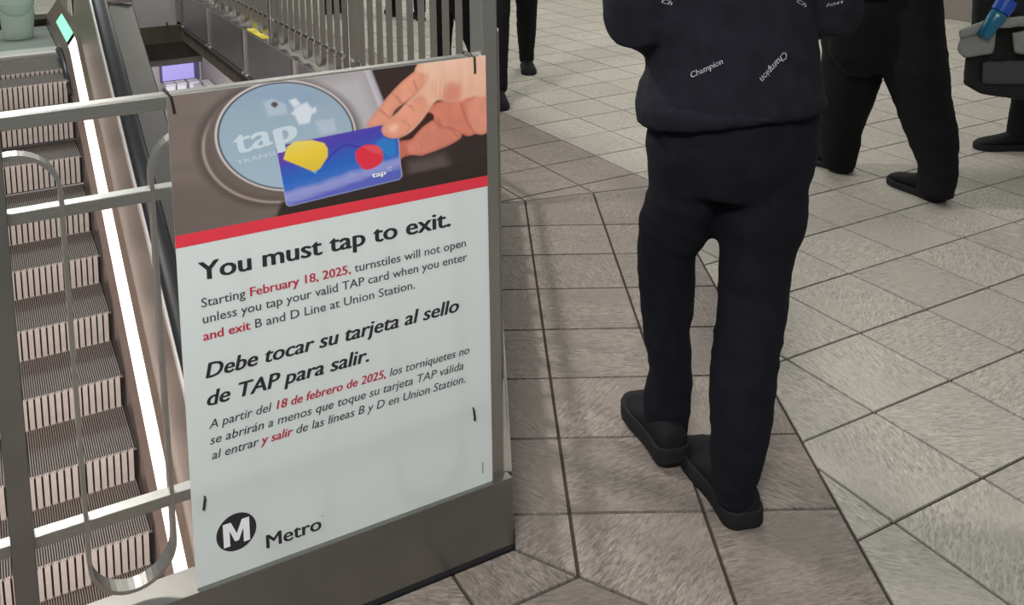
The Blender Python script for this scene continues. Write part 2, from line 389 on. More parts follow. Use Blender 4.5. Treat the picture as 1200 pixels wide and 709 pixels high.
o = MB().box((-.196, 5.19, .1652), (-.135, 5.65, .1682)).build('yellow_tape', M['yellow']); child_at(o, fas)
# far end of the opening
fe = empty('opening_end', (-.20, 8.2, 0)); tag(fe, kind='structure'); bpy.context.view_layer.update()
for nm, bx, m in (('end_panel', ((-1.0, 8.21, -.175), (-.255, 8.24, 1.15)), 'pale'), ('concrete_beam', ((-3.2, 8.20, -.35), (-.206, 8.6, -.178)), 'concrete'),
                  ('lower_beam', ((-3.2, 8.21, -.52), (-.02, 8.5, -.351)), 'lowconc'), ('end_post', ((-.262, 8.15, -.14), (-.225, 8.19, 1.1)), 'steel'),
                  ('soffit_panel', ((-3.2, 8.23, -.585), (-.02, 8.6, -.521)), 'taupe'), ('pipe_stub', ((-.36, 8.185, -.178), (-.345, 8.20, -.14)), 'dark_steel')):
    o = MB().box(*bx).build(nm, M[m]); child_at(o, fe)
# walls of the pit under the near edges
st = MB().box((-3.3, .045, -.9), (-1.07, .12, -.01)).build('trim_1', M['concrete']); tag(st, kind='structure')

# ------------------------------------------------------------------ lower level seen through the opening
lf = MB().box((-8, -2, -4.5), (8, 21, -4.4)).build('floor_lower', M['lowfloor']); tag(lf, kind='structure')
lw = MB().box((-8, 20, -5.0), (2.3, 20.2, -.6)).build('wall_lower_back', M['taupe']); tag(lw, kind='structure')
lw = MB().box((2.3, 9.4, -5.0), (2.5, 20.2, -.6)).build('wall_lower_right', M['taupe']); tag(lw, kind='structure')
sc_ = empty('display_screen', (1.8, 19.9, -3.4)); tag(sc_, 'pale purple display screen on the lower level wall', 'screen')
kid(MB().box((1.40, 19.90, -3.40), (2.24, 19.99, -3.00)), 'screen_case', M['navyscr'], sc_, bevel=.01)
kid(MB().box((1.44, 19.885, -3.37), (2.12, 19.901, -3.03)), 'screen_panel', M['purple'], sc_)
gx = [(1.49, 'narrow white cabinet with dark stripes under the purple screen'), (1.72, 'white box cabinet in the middle of the lower level row'), (1.98, 'greyish white cabinet right of the white box cabinet, lower level')]
for x, lb in gx:
    q = empty('cabinet', (x, 19.2, -4.4)); tag(q, lb, 'cabinet', 'white cabinets on the lower level')
    kid(MB().box((x - .10, 19.2, -4.4), (x + .10, 19.5, -3.34)), 'body', M['white'], q, bevel=.015)
    kid(MB().box((x - .105, 19.18, -3.34), (x + .105, 19.52, -3.30)), 'top_panel', M['pale'], q, bevel=.01)
    if x < 1.6: kid(MB().box((x - .06, 19.185, -5), (x - .03, 19.20, -3.5)).box((x + .03, 19.185, -4.4), (x + .06, 19.20, -3.5)), 'dark_stripe', M['navyscr'], q)
for i in range(3):
    x = 2.22 - i * .02
    q = empty('counter', (x, 17, -4.4)); tag(q, ['long white counter along the lower right wall', 'second white counter from the lower right wall', 'third white counter from the lower right wall'][i], 'counter', 'white counters on the lower level')
    X0 = 2.20 - i * .22; y0_, y1_, zt_ = [(15.6, 19.05, -3.30), (15.6, 18.9, -3.32), (15.6, 18.6, -3.34)][i]
    kid(MB().box((X0 - .06, y0_, -4.4), (X0 + .05, y1_, zt_)), 'body', M['white'], q, bevel=.01)
    kid(MB().box((X0 - .075, y0_ - .03, zt_), (X0 + .065, y1_ + .03, zt_ + .04)), 'worktop', M['trimwhite'], q, bevel=.01)
q = empty('sign_stand', (2.24, 15.2, -4.4)); tag(q, 'small red sign on a white base beside the lower right wall', 'sign')
kid(MB().box((2.20, 15.2, -3.12), (2.24, 15.45, -2.86)), 'sign_board', M['red'], q, bevel=.01)
kid(MB().box((2.205, 15.1, -4.4), (2.29, 15.3, -3.12)), 'base', M['white'], q, bevel=.01)

# ------------------------------------------------------------------ escalator
RUN, RISE, YA, ZA = .4, .194, 6.45, .051
XS0, XS1 = -2.452, -1.452
esc = empty('escalator', (-1.95, 6.48, 0)); tag(esc, 'steel escalator rising away from the railing to a landing with a bucket', 'escalator')
def ek(mb, name, m, **k): return kid(mb, name, m, esc, **k)
zz = {0: -.078, 1: -.115, 2: -.29, 3: -.512}; yy_ = {0: 6.15, 1: 5.87, 2: 5.60}
def zk(k): return zz.get(k, ZA - RISE * k)
def yk(k): return yy_.get(k, YA - RUN * k)
# one step: tread with cleats (front at y=0, back at y=+.4), riser below front
PIT = .011
def step_meshes():
    tr = MB(); 
    tr.box((XS0, .012, -.02), (XS1, .45, -.009))
    n = int((XS1 - XS0) / PIT)
    for i in range(n):
        x = XS0 + PIT * (i + .5); wd = .0025
        tr.add([(x - wd, .0, -.009), (x + wd, .0, -.009), (x + wd, .45, -.009), (x - wd, .45, -.009), (x - wd, 0, 0), (x + wd, 0, 0), (x + wd, .45, 0), (x - wd, .45, 0)],
               [(4, 5, 6, 7), (0, 1, 5, 4), (1, 2, 6, 5), (3, 0, 4, 7)])
    ri = MB(); P3 = PIT * 3
    m = int((XS1 - XS0) / P3)
    for i in range(m + 1):
        x = XS0 + P3 * (i + .5) - .004; wd = .0118
        if x + wd > XS1: continue
        pr = [(.000, -.006), (.006, -.05), (.018, -.12), (.035, -.20), (.045, -.20), (.028, -.12), (.016, -.05), (.012, -.006)]
        ri.extrude_x(pr, x - wd, x + wd)
    bk_ = MB().extrude_x([(.014, -.012), (.020, -.05), (.032, -.12), (.049, -.21), (.06, -.21), (.06, -.012)], XS0, XS1)
    return tr, ri, bk_
tr, ri, bk_ = step_meshes()
P0 = None
for k in range(0, 15):
    loc = Vector((0, yk(k), zk(k)))
    if P0 is None:
        a = tr.build('step', M['tread'], None, fix=False); b = ri.build('riser_bar', M['riser'], a); b['kind'] = 'stuff'; c = bk_.build('riser_back', M['groove'], a)
        g = MB().box((XS0 + .001, .013, -.0092), (XS1 - .001, .449, -.0086)).build('tread_groove', M['groove'], a)
        a.parent = esc; a.location = loc - esc.location; P0 = (a, b, c, g)
    else:
        a = inst(P0[0], 'step', esc, loc - esc.location)
        for s in P0[1:]:
            b = inst(s, s.name.split('.')[0], a)
            if s.get('kind'): b['kind'] = 'stuff'
# level tread + comb plate + landing
a = ek(tr, 'level_tread', M['tread'], fix=False); 
a.location = Vector((0, 6.56, -.082)) - esc.location; a.matrix_parent_inverse = Matrix()
g = inst(P0[3], 'tread_groove', a)
ek(MB().extrude_x([(6.78, -.09), (6.78, -.068), (6.82, -.058), (6.99, -.055), (6.99, -.09)], XS0, XS1), 'comb_plate', M['trimwhite'])
mb = MB()
for i in range(34): mb.box((XS0, 6.995 + i * .034, -.09), (XS1, 6.995 + i * .034 + .030, -.058))
mb.box((XS0, 6.99, -.10), (XS1, 8.19, -.070))
ek(mb, 'landing_plate', M['comb'])
n_ = math.hypot(RUN, RISE)
def inc(x, h, y): return (x, y, ZA - RISE * (YA - y) / RUN + h)
def side(sg, tagnm=''):
    X = (lambda x: x) if sg > 0 else (lambda x: 2 * (XS0 + XS1) / 2 - x)
    YT, YL, YE = 6.15, .6, 8.15      # top of incline, low end, end of newel
    def strip(prof, name, m, yl=YL, ye=None, **kw):
        # prof: list (x,h); swept along incline then level
        rings = []
        ys = [yl, YT - .25, YT, YT + .25, YE]
        if ye: ys = [y for y in ys if y < ye - .01] + [ye]
        if yl > YT + .25: ys = [yl, ye or YE]
        for y in ys:
            zb = ZA - RISE * (YA - y) / RUN
            if y >= YT: zb = float(np.interp(y, (YT, YT + .25, YE), (-.105, -.075, -.06)))
            if y == YT - .25: zb = ZA - RISE * (YA - y) / RUN - .012
            rings.append([(X(x), y, zb + h) for x, h in prof])
        return ek(MB().loft(rings), name, M[m], **kw)
    strip([(-1.447, -.28), (-1.447, .10), (-1.440, .10), (-1.440, -.28)], 'skirt_panel', 'skirt')
    strip([(-1.447, .10), (-1.412, .145), (-1.406, .14), (-1.44, .09)], 'skirt_trim', 'skirt')
    strip([(-1.412, .145), (-1.362, .218), (-1.356, .213), (-1.406, .14)], 'skirt_light', 'led', ye=6.30)
    strip([(-1.412, .145), (-1.362, .218), (-1.356, .213), (-1.406, .14)], 'landing_trim', 'panel', yl=7.45)
    strip([(-1.412, .145), (-1.362, .218), (-1.356, .213), (-1.406, .14)], 'comb_light', 'green_led', yl=6.44, ye=7.44)
    strip([(-1.362, .218), (-1.336, .26), (-1.326, .255), (-1.356, .213)], 'light_trim', 'panel')
    strip([(-1.336, .26), (-1.300, .80), (-1.292, .80), (-1.326, .255)], 'inner_panel', 'panel')
    strip([(-1.300, .80), (-1.298, .842), (-1.288, .842), (-1.284, .80)], 'handrail_guide', 'trimwhite')
    # handrail
    hr = [( -1.236 + .052 * math.cos(a), .858 + .024 * math.sin(a)) for a in [i * math.pi / 6 for i in range(12)]]
    strip(hr, 'handrail', 'rubber', smooth=True)
    strip([(-1.27, .80), (-1.20, .80), (-1.20, .822), (-1.02, .80), (-1.012, .79), (-1.012, -.5), (-1.02, -.5), (-1.03, .77), (-1.27, .77)], 'outer_deck', 'deck')
    return X
side(1); side(-1)
for y in (5.63,):
    z = ZA - RISE * (YA - y) / RUN
    ek(MB().box((-1.20, y - .004, z + .80), (-1.014, y + .004, z + .824)), 'deck_joint', M['dark_steel'])
ek(MB().box((-1.343, 6.65, .235), (-1.338, 7.0, .40)), 'panel_joint', M['trimwhite'])
ek(MB().tube([(-1.46, 6.60, -.02), (-1.462, 6.40, -.005), (-1.462, 6.1, -.05), (-1.462, 5.75, -.2)], [.026, .026, .022, .012], 8), 'skirt_brush', M['rubber'], smooth=True)
ek(MB().box((XS0 - .25, .6, -5.0), (-1.01, 8.3, -4.6)), 'truss_base', M['dark_steel'])

# bucket on the landing
bq = empty('bucket', (-1.71, 7.60, -.056)); tag(bq, 'pale mint plastic bucket standing on the escalator landing', 'bucket')
o = MB().lathe([(.118, 0), (.122, .004), (.146, .31), (.152, .312), (.152, .322), (.147, .324), (.149, .335), (.154, .337), (.154, .350), (.149, .352), (.151, .372), (.157, .374), (.157, .386), (.148, .386), (.145, .37), (.118, .01), (.0005, .01)], n=36).build('bucket_wall', M['bucket'], bq, smooth=True)
hp = [(.158 * math.cos(t), .158 * math.sin(t), .33 - .10 * math.sin((t - math.pi) / math.pi * math.pi) ** 1) for t in [math.pi + .15 + i * (math.pi - .3) / 20 for i in range(21)]]
hp = [(x, y, .33 - .12 * max(0, math.sin(math.pi * i / 20))) for i, (x, y, z) in enumerate(hp)]
MB().tube(hp, .0035, 6).build('wire_handle', M['steel'], bq)
for s in (-1, 1): MB().box((s * .150 - .012, -.016, .315), (s * .150 + .012, .004, .345)).build('handle_lug', M['bucket'], bq)

# ------------------------------------------------------------------ poster
bm_ = bpy.data.materials.new('banner_print'); bm_.use_nodes = True; nt = bm_.node_tree; pb = nt.nodes['Principled BSDF']; pb.inputs['Base Color'].default_value = (.75, .80, .795, 1); pb.inputs['Roughness'].default_value = .38
tl = nt.nodes.new('ShaderNodeBsdfTranslucent'); tl.inputs[0].default_value = (.70, .75, .73, 1); ms = nt.nodes.new('ShaderNodeMixShader'); ms.inputs[0].default_value = .30
nt.links.new(pb.outputs[0], ms.inputs[1]); nt.links.new(tl.outputs[0], ms.inputs[2]); nt.links.new(ms.outputs[0], nt.nodes['Material Output'].inputs[0]); M['banner'] = bm_
BX0, BX1, BZ0, BZ1 = -1.722, -1.113, .158, 1.073
po = empty('poster', (-1.42, YB, BZ0)); tag(po, 'white transit notice poster headed You must tap to exit, tied to the railing', 'poster')
g = MB(); NX, NZ = 24, 36
def by(x, z): return YB + .0012 * math.sin((x + 1.8) * 44) * (1 - abs((z - .6)))
g.add([(BX0 + (BX1 - BX0) * i / NX, by(BX0 + (BX1 - BX0) * i / NX, 0) * 0 + YB, BZ0 + (BZ1 - BZ0) * j / NZ) for j in range(NZ + 1) for i in range(NX + 1)],
      [(j * (NX + 1) + i, j * (NX + 1) + i + 1, (j + 1) * (NX + 1) + i + 1, (j + 1) * (NX + 1) + i) for j in range(NZ) for i in range(NX)])
o = kid(g, 'banner_sheet', bm_, po); sm = o.modifiers.new('thick', 'SOLIDIFY'); sm.thickness = .0008; sm.offset = 0
YP = YB - .0009
def pp(x, y): q = at(x, y, 1, YB); return (float(q[0]), float(q[2]))
# painted picture (colour attribute on a fine grid of the print)
zr0 = [pp(199.5, 294.2)[1], pp(571.8, 216.4)[1]]; zr1 = [pp(197.4, 280)[1], pp(570.8, 203.9)[1]]
ZR0, ZR1 = sum(zr0) / 2, sum(zr1) / 2
GX, GZ = 460, 188
xs = np.linspace(BX0, BX1, GX + 1); zs = np.linspace(ZR1 - .001, BZ1, GZ + 1)
XX, ZZ = np.meshgrid(xs, zs); img = np.zeros(XX.shape + (3,))
def srgb(c): c = np.array(c, float) / 255.; return np.where(c <= .04045, c / 12.92, ((c + .055) / 1.055) ** 2.4)
def sdf_poly(P):
    P = np.array(P); d = np.full(XX.shape, 1e9); ins = np.zeros(XX.shape, bool)
    for i in range(len(P)):
        a = P[i]; b = P[(i + 1) % len(P)]; e = b - a; wx, wz = XX - a[0], ZZ - a[1]
        t = np.clip((wx * e[0] + wz * e[1]) / (e @ e + 1e-12), 0, 1); d = np.minimum(d, (wx - e[0] * t) ** 2 + (wz - e[1] * t) ** 2)
        c = ((a[1] > ZZ) != (b[1] > ZZ)); 
        with np.errstate(divide='ignore', invalid='ignore'): xi = (b[0] - a[0]) * (ZZ - a[1]) / (b[1] - a[1]) + a[0]
        ins ^= (c & (XX < xi))
    d = np.sqrt(d); return np.where(ins, -d, d)
def smooth_poly(P, n=6):   # closed Catmull-Rom
    out = []; N = len(P)
    for i in range(N):
        p0, p1, p2, p3 = [np.array(P[(i + k) % N], float) for k in (-1, 0, 1, 2)]
        for s in range(n):
            t = s / n; out.append(.5 * ((2 * p1) + (-p0 + p2) * t + (2 * p0 - 5 * p1 + 4 * p2 - p3) * t * t + (-p0 + 3 * p1 - 3 * p2 + p3) * t ** 3))
    return out
def lay(mask, col):
    global img
    c = col if isinstance(col, np.ndarray) and col.ndim == 3 else srgb(col)
    img = img * (1 - mask[..., None]) + c * mask[..., None]
def msk(sd, soft=.0012): return np.clip(.5 - sd / (2 * soft), 0, 1)
def conv(P, s, ox, oy): return [pp(ox + x / s, oy + y / s) for x, y in P]
def ellipse(P):
    P = np.array(P); c = P.mean(0); q = (P - c) * 10
    A = np.stack([q[:, 0] ** 2, q[:, 0] * q[:, 1], q[:, 1] ** 2, q[:, 0], q[:, 1]], 1); k = np.linalg.lstsq(A, np.ones(len(P)), rcond=None)[0]
    X, Z = (XX - c[0]) * 10, (ZZ - c[1]) * 10
    cen = np.linalg.solve([[2 * k[0], k[1]], [k[1], 2 * k[2]]], [-k[3], -k[4]])
    F = lambda x, z: k[0] * x * x + k[1] * x * z + k[2] * z * z + k[3] * x + k[4] * z - 1
    f0 = F(*cen); return np.sqrt(np.maximum(0, 1 - F(X, Z) / f0)), c + cen / 10
rng = np.random.RandomState(3)
def vnoise(sx, sz):
    g_ = rng.rand(int((ZZ.max() - ZZ.min()) / sz) + 3, int((BX1 - BX0) / sx) + 3); u = (XX - BX0) / sx; v = (ZZ - ZZ.min()) / sz
    i, j = u.astype(int), v.astype(int); fu, fv = u - i, v - j; fu = fu * fu * (3 - 2 * fu); fv = fv * fv * (3 - 2 * fv)
    return (g_[j, i] * (1 - fu) + g_[j, i + 1] * fu) * (1 - fv) + (g_[j + 1, i] * (1 - fu) + g_[j + 1, i + 1] * fu) * fv
tX = (XX - BX0) / (BX1 - BX0); tZ = (ZZ - ZR1) / (BZ1 - ZR1)
base = srgb((112, 100, 96))[None, None] * (1 - tX[..., None]) + srgb((142, 132, 130))[None, None] * tX[..., None]
base = base * (.92 + .16 * vnoise(.03, .02)[..., None] * 1.0); img = base
hl = msk(sdf_poly([pp(300, 105), pp(428, 78), pp(475, 180), pp(470, 220), pp(410, 200)]), .03); lay(hl, (176, 172, 176))
lay(msk(sdf_poly([pp(190, 215), pp(250, 215), pp(330, 245), pp(335, 262), pp(190, 292)]), .012) * .5, (94, 82, 76))
g3 = lambda P: conv(P, 4.725, 230, 90)
eo, ce = ellipse(g3([(22, 400), (60, 250), (150, 140), (300, 62), (470, 26), (640, 48), (110, 590), (250, 672), (420, 705), (60, 520), (890, 290)]))
lay(np.clip((1.12 - eo) / .12, 0, 1) * .75, (70, 58, 54))
lay(msk((eo - 1) * .12), (104, 92, 88)); 
lowl = np.clip(-((XX - ce[0]) * .55 + (ZZ - ce[1])) * 9, 0, 1)
lay(msk((abs(eo - .965) - .011) * .12, .002) * np.clip(lowl * 2, 0, 1), (172, 158, 152)); lay(msk((abs(eo - .90) - .02) * .12, .004) * lowl * .5, (78, 66, 62))
ei, ci = ellipse(g3([(122, 330), (130, 300), (190, 170), (300, 75), (470, 32), (640, 58), (780, 148), (866, 280), (150, 430), (230, 530), (330, 587), (440, 607)]))
lay(msk((ei - 1.060) * .12), (196, 190, 190)); lay(msk((ei - 1.026) * .12), (52, 48, 54)); 
gl = srgb((150, 172, 190))[None, None] * (1 - tX[..., None] * .6) + srgb((168, 186, 202))[None, None] * tX[..., None] * .6
gl = gl * (.86 + .28 * np.clip((ci[1] + .07 - ZZ) * 4, 0, 1)[..., None]); glm = msk((ei - 1.0) * .12); lay(glm, gl)
lay(glm * msk(sdf_poly(g3([(150, 150), (300, 70), (470, 30), (640, 60), (700, 130), (560, 200), (380, 130)])), .012) * .35, (122, 150, 182))
for P in ([(368, 140), (420, 120), (492, 150), (506, 205), (400, 218)], [(655, 245), (760, 230), (778, 300), (690, 320)]): lay(msk(sdf_poly(g3(P)), .003) * .55, (186, 198, 212))
for P in ([(512, 130), (550, 118), (575, 150), (540, 170)], [(555, 165), (610, 140), (640, 175), (660, 165), (665, 195), (640, 205), (625, 255), (570, 265), (545, 215), (525, 205)]): lay(msk(sdf_poly(g3(P)), .0025) * .85, (214, 220, 228))
lay(msk(sdf_poly(smooth_poly(g3([(412, 152), (432, 137), (452, 152), (434, 170)]))), .0015), (82, 72, 76))
# dark surroundings right of the reader
lay(msk(sdf_poly([pp(428, 80), pp(500, 60), pp(600, 60), pp(600, 240), pp(478, 235), pp(463, 165)]), .002), (52, 38, 36))
lay(msk(sdf_poly([pp(426, 80), pp(433, 78), pp(470, 172), pp(462, 172)]), .003) * .7, (205, 203, 214))
lay(msk(sdf_poly([pp(478, 150), pp(600, 150), pp(600, 240), pp(478, 240)]), .006), (52, 42, 40))
lay(msk(sdf_poly([pp(478, 190), pp(520, 180), pp(540, 215), pp(478, 232)]), .010) * .6, (104, 92, 92))
lay(msk(sdf_poly([pp(330, 236), pp(475, 205), pp(590, 180), pp(590, 206), pp(335, 262), pp(320, 262)]), .004), (48, 38, 34))
# hand, back fingers first
g1 = lambda P: conv(P, 5.454, 420, 60)
nz = .93 + .14 * vnoise(.012, .02)[..., None]
def blob(P, col, soft=.0015, edge=.007, dark=.80, smooth=True, tint=(1, .90, .86)):
    Q = g1(P); Q = smooth_poly(Q) if smooth else Q; sd = sdf_poly(Q); e = np.clip(1 + sd / edge, 0, 1)[..., None]
    c = srgb(col)[None, None] * nz * (1 - e * (1 - dark) * np.array([.8, 1, 1.05])); lay(msk(sd, soft), c)
blob([(245, 590), (330, 560), (420, 570), (400, 640), (300, 672), (262, 682)], (196, 108, 92), dark=.7)
blob([(330, 590), (400, 490), (470, 440), (540, 480), (620, 480), (660, 540), (600, 590), (480, 640), (380, 665)], (208, 128, 108), dark=.72)
blob([(440, 370), (520, 320), (660, 300), (812, 262), (830, 470), (770, 515), (735, 532), (690, 540), (600, 500), (520, 480), (470, 420)], (212, 128, 106), dark=.72)
blob([(690, 330), (830, 270), (830, 500), (750, 525), (700, 440)], (220, 146, 122), dark=.8)
blob([(300, 620), (312, 585), (350, 562), (400, 575), (410, 625), (380, 662), (325, 655)], (214, 132, 112), dark=.78)
blob([(270, 560), (350, 500), (440, 395), (482, 425), (400, 490), (330, 560)], (62, 34, 30), edge=.003)
blob([(55, 480), (75, 430), (130, 360), (190, 285), (270, 200), (360, 125), (415, 72), (480, 95), (440, 200), (350, 290), (240, 370), (200, 440), (150, 475)], (222, 152, 126), dark=.80)
lay(msk(sdf_poly(g1([(130, 372), (150, 375), (205, 425), (195, 432)])), .002) * .6, (168, 88, 70)); lay(msk(sdf_poly(g1([(215, 270), (250, 290), (292, 345), (262, 330), (240, 300)])), .002) * .55, (170, 92, 76))
lay(msk(sdf_poly(g1([(355, 180), (378, 240), (372, 250), (345, 190)])), .002) * .6, (170, 96, 80))
blob([(360, 128), (415, 60), (620, 20), (820, -5), (825, 268), (740, 290), (690, 305), (640, 325), (580, 328), (520, 312), (480, 335), (420, 420), (340, 510), (270, 548), (215, 560), (160, 535), (143, 495), (165, 455), (240, 400), (300, 335), (385, 250), (440, 160)], (230, 178, 152), dark=.84)
blob([(150, 500), (170, 455), (240, 405), (320, 330), (400, 290), (440, 350), (400, 430), (320, 510), (230, 555), (170, 535)], (226, 154, 128), dark=.82, soft=.006)
blob([(185, 505), (200, 470), (240, 458), (262, 480), (250, 510), (215, 525)], (236, 178, 152), soft=.0025)
for P in ([(540, 300), (560, 230), (600, 200), (650, 230), (640, 320), (580, 328)],): blob(P, (214, 138, 116), soft=.008)
for x0_ in (470, 492, 520, 548): lay(msk(sdf_poly(g1([(x0_, 190), (x0_ + 6, 190), (x0_ + 2, 300), (x0_ - 6, 300)])), .0018) * .35, (178, 116, 100))
for P in ([(645, 330), (660, 330), (700, 450), (745, 520), (732, 522), (690, 455)], [(500, 420), (512, 424), (535, 478), (525, 480)], [(585, 490), (596, 490), (640, 545), (628, 550)], [(300, 340), (345, 350), (352, 390), (340, 360)]): lay(msk(sdf_poly(g1(P)), .002) * .55, (160, 82, 68))
lay(np.clip((ZZ - (BZ1 - .06)) / .06, 0, 1) * .22 * (tX > .78), (240, 225, 215))
# card
g2 = lambda P: conv(P, 6.165, 310, 135)
cardP = g2([(82, 240), (95, 222), (840, 72), (945, 62), (955, 75), (990, 440), (975, 462), (180, 656), (158, 645)])
sd = sdf_poly(cardP)
ca, cb, cc = [np.array(v) for v in g2([(85, 228), (950, 55), (165, 655)])]
U = ((XX - ca[0]) * (cb - ca)[0] + (ZZ - ca[1]) * (cb - ca)[1]) / ((cb - ca) @ (cb - ca)); V = ((XX - ca[0]) * (cc - ca)[0] + (ZZ - ca[1]) * (cc - ca)[1]) / ((cc - ca) @ (cc - ca))
def ramp(t, stops):
    out = np.zeros(t.shape + (3,)); ps = [s[0] for s in stops]; cs = np.array([srgb(s[1]) for s in stops])
    for k in range(3): out[..., k] = np.interp(t, ps, cs[:, k])
    return out
cc_ = ramp(V + .05 * (vnoise(.02, .006) - .5), [(0, (84, 62, 164)), (.25, (72, 66, 168)), (.45, (52, 88, 178)), (.62, (40, 100, 186)), (.74, (62, 108, 190)), (.84, (142, 150, 208)), (.93, (136, 142, 204)), (1, (88, 98, 184))])
lay(msk(sd, .001), cc_); cm = msk(sd, .001)
lay(cm * msk(sdf_poly(g2([(80, 235), (200, 210), (160, 350), (110, 360)])), .006) * .5, (118, 60, 150))
arc = g2([(440, 350), (480, 280), (540, 225), (600, 207), (660, 215), (760, 245), (840, 290), (760, 275), (670, 235), (600, 224), (545, 240), (490, 290)]); lay(cm * msk(sdf_poly(smooth_poly(arc)), .0015) * .8, (58, 50, 150))
lay(cm * msk(sdf_poly(g2([(850, 160), (945, 185), (948, 260), (925, 302), (850, 262), (800, 200)])), .002) * .75, (44, 128, 196))
lay(cm * msk(sdf_poly(g2([(330, 398), (360, 405), (385, 395), (368, 424)])), .001), (90, 170, 214))
yel = sdf_poly(g2([(137, 310), (160, 230), (215, 190), (340, 178), (430, 200), (455, 240), (455, 300), (400, 385), (355, 408), (140, 320)])); lay(msk(yel, .001), ramp(V * 3, [(0, (222, 202, 96)), (.8, (228, 196, 56)), (2, (206, 178, 64))]))
red = smooth_poly(g2([(655, 275), (690, 230), (740, 212), (800, 216), (845, 250), (855, 310), (830, 355), (760, 390), (715, 388), (670, 340)])); lay(msk(sdf_poly(red), .001), (214, 48, 66)); lay(msk(sdf_poly(red), .001) * msk(sdf_poly(g2([(700, 225), (845, 215), (850, 290), (770, 262)])), .002) * .6, (222, 92, 100))
lay(msk(abs(sd) - .0006, .0006) * (ZZ < ca[1] - .01) * .7, (186, 190, 226))
# thumb over card corner
blob([(150, 520), (150, 485), (185, 450), (260, 430), (330, 470), (310, 520), (240, 556), (180, 548)], (226, 156, 130), dark=.82)
blob([(185, 505), (200, 470), (240, 458), (262, 480), (250, 510), (215, 525)], (238, 182, 156), soft=.0025)
me = bpy.data.meshes.new('photo_print')
vv = np.stack([XX.ravel(), np.full(XX.size, YP), ZZ.ravel()], 1); idx = np.arange(XX.size).reshape(XX.shape)
fc = np.stack([idx[:-1, :-1], idx[:-1, 1:], idx[1:, 1:], idx[1:, :-1]], -1).reshape(-1, 4)
me.vertices.add(len(vv)); me.vertices.foreach_set('co', vv.ravel()); me.loops.add(fc.size); me.loops.foreach_set('vertex_index', fc.ravel())
me.polygons.add(len(fc)); me.polygons.foreach_set('loop_start', np.arange(0, fc.size, 4)); me.update(calc_edges=True)
ca_ = me.color_attributes.new('print', 'FLOAT_COLOR', 'POINT'); ca_.data.foreach_set('color', np.concatenate([np.clip(img, 0, 1).reshape(-1, 3), np.ones((XX.size, 1))], 1).astype(np.float32).ravel())
pm = bpy.data.materials.new('photo_print'); pm.use_nodes = True; nt = pm.node_tree; at_ = nt.nodes.new('ShaderNodeAttribute'); at_.attribute_name = 'print'
nt.links.new(at_.outputs['Color'], nt.nodes['Principled BSDF'].inputs['Base Color']); nt.nodes['Principled BSDF'].inputs['Roughness'].default_value = .38
me.materials.append(pm); o = bpy.data.objects.new('photo_print', me); COL.objects.link(o); child_at(o, po)
tag(o, 'printed photo of a hand holding a blue card to a round reader')
kid(MB().box((BX0, YP - .0001, ZR0), (BX1, YP + .0003, ZR1)), 'red_band', M['redband'], po)
# lettering
def text_mesh(s, bold=0., shear=0.):
    if bold > 0:
        V0, F0 = text_mesh(s, 0, shear); vs = []; fs = []
        for kk, (dx, dz) in enumerate(((-bold, 0), (-bold * .35, bold * .3), (bold * .35, -bold * .3), (bold, 0))):
            fs += [tuple(i + len(vs) for i in f) for f in F0]; vs += [(x + dx, y + dz, kk * .00007) for x, y, z in V0]
        return vs, fs
    c = bpy.data.curves.new('t', 'FONT'); c.body = s; c.size = 1; c.shear = shear; c.offset = bold; c.resolution_u = 3
    o = bpy.data.objects.new('t', c); COL.objects.link(o); dg = bpy.context.evaluated_depsgraph_get(); ev = o.evaluated_get(dg); me = ev.to_mesh()
    vs = [tuple(v.co) for v in me.vertices]; fs = [tuple(p.vertices) for p in me.polygons]; ev.to_mesh_clear(); bpy.data.objects.remove(o); return vs, fs
def xr(vs): return min(v[0] for v in vs), max(v[0] for v in vs)
def adv(s, bold, shear):
    a = xr(text_mesh('|' + s + '|', bold, shear)[0]); b = xr(text_mesh('||', bold, shear)[0]); return (a[1] - a[0]) - (b[1] - b[0])
CAPH = max(v[1] for v in text_mesh('H')[0])
def line(segs, x0, x1, z, cap, name, root=None, y=None, shear=0.):
    y = YP - .0002 if y is None else y; W = 0; parts = []
    for s, m, bold in segs:
        vs, fs = text_mesh(s, bold, shear); parts.append((vs, fs, m, W)); W += adv(s, bold, shear)
    lo = min(v[0] for v in parts[0][0]); hi = parts[-1][3] + max(v[0] for v in parts[-1][0]); sx = (x1 - x0) / (hi - lo); sz = cap / CAPH
    for vs, fs, m, w in parts:
        mb = MB().add([(x0 + (v[0] + w - lo) * sx, y - v[2], z + v[1] * sz) for v in vs], fs)
        kid(mb, name, M[m], root or po, fix=False)
g_ = 'grey_ink'; r_ = 'red_ink'
def zt(a, b): return (pp(*a)[1] + pp(*b)[1]) / 2
K = 1 - .013 / 1.62
def PZ(z): return CAM_C[2] + (z - CAM_C[2]) * (YB - CAM_C[1]) / (.03 - CAM_C[1])
def PX_(x): return CAM_C[0] + (x - CAM_C[0]) * (YB - CAM_C[1]) / (.03 - CAM_C[1])
def ln(segs, x0, x1, z, cap, name, shear=0.): line(segs, PX_(x0), PX_(x1), PZ(z), cap, name, shear=shear)
ln([('You must tap to exit.', 'ink', .027)], -1.690, -1.205, .746, .0325, 'headline_lettering')
ln([('Starting ', g_, .007), ('February 18, 2025,', r_, .022), (' turnstiles will not open', g_, .007)], -1.688, -1.173, .697, .0165, 'notice_lettering')
ln([('unless you tap your valid TAP card when you enter', g_, .007)], -1.687, -1.171, .6675, .0165, 'notice_lettering')
ln([('and exit', r_, .022), (' B and D Line at Union Station.', g_, .007)], -1.688, -1.285, .636, .0165, 'notice_lettering')
ln([('Debe tocar su tarjeta al sello', 'ink', .027)], -1.688, -1.191, .566, .0275, 'headline_lettering', .22)
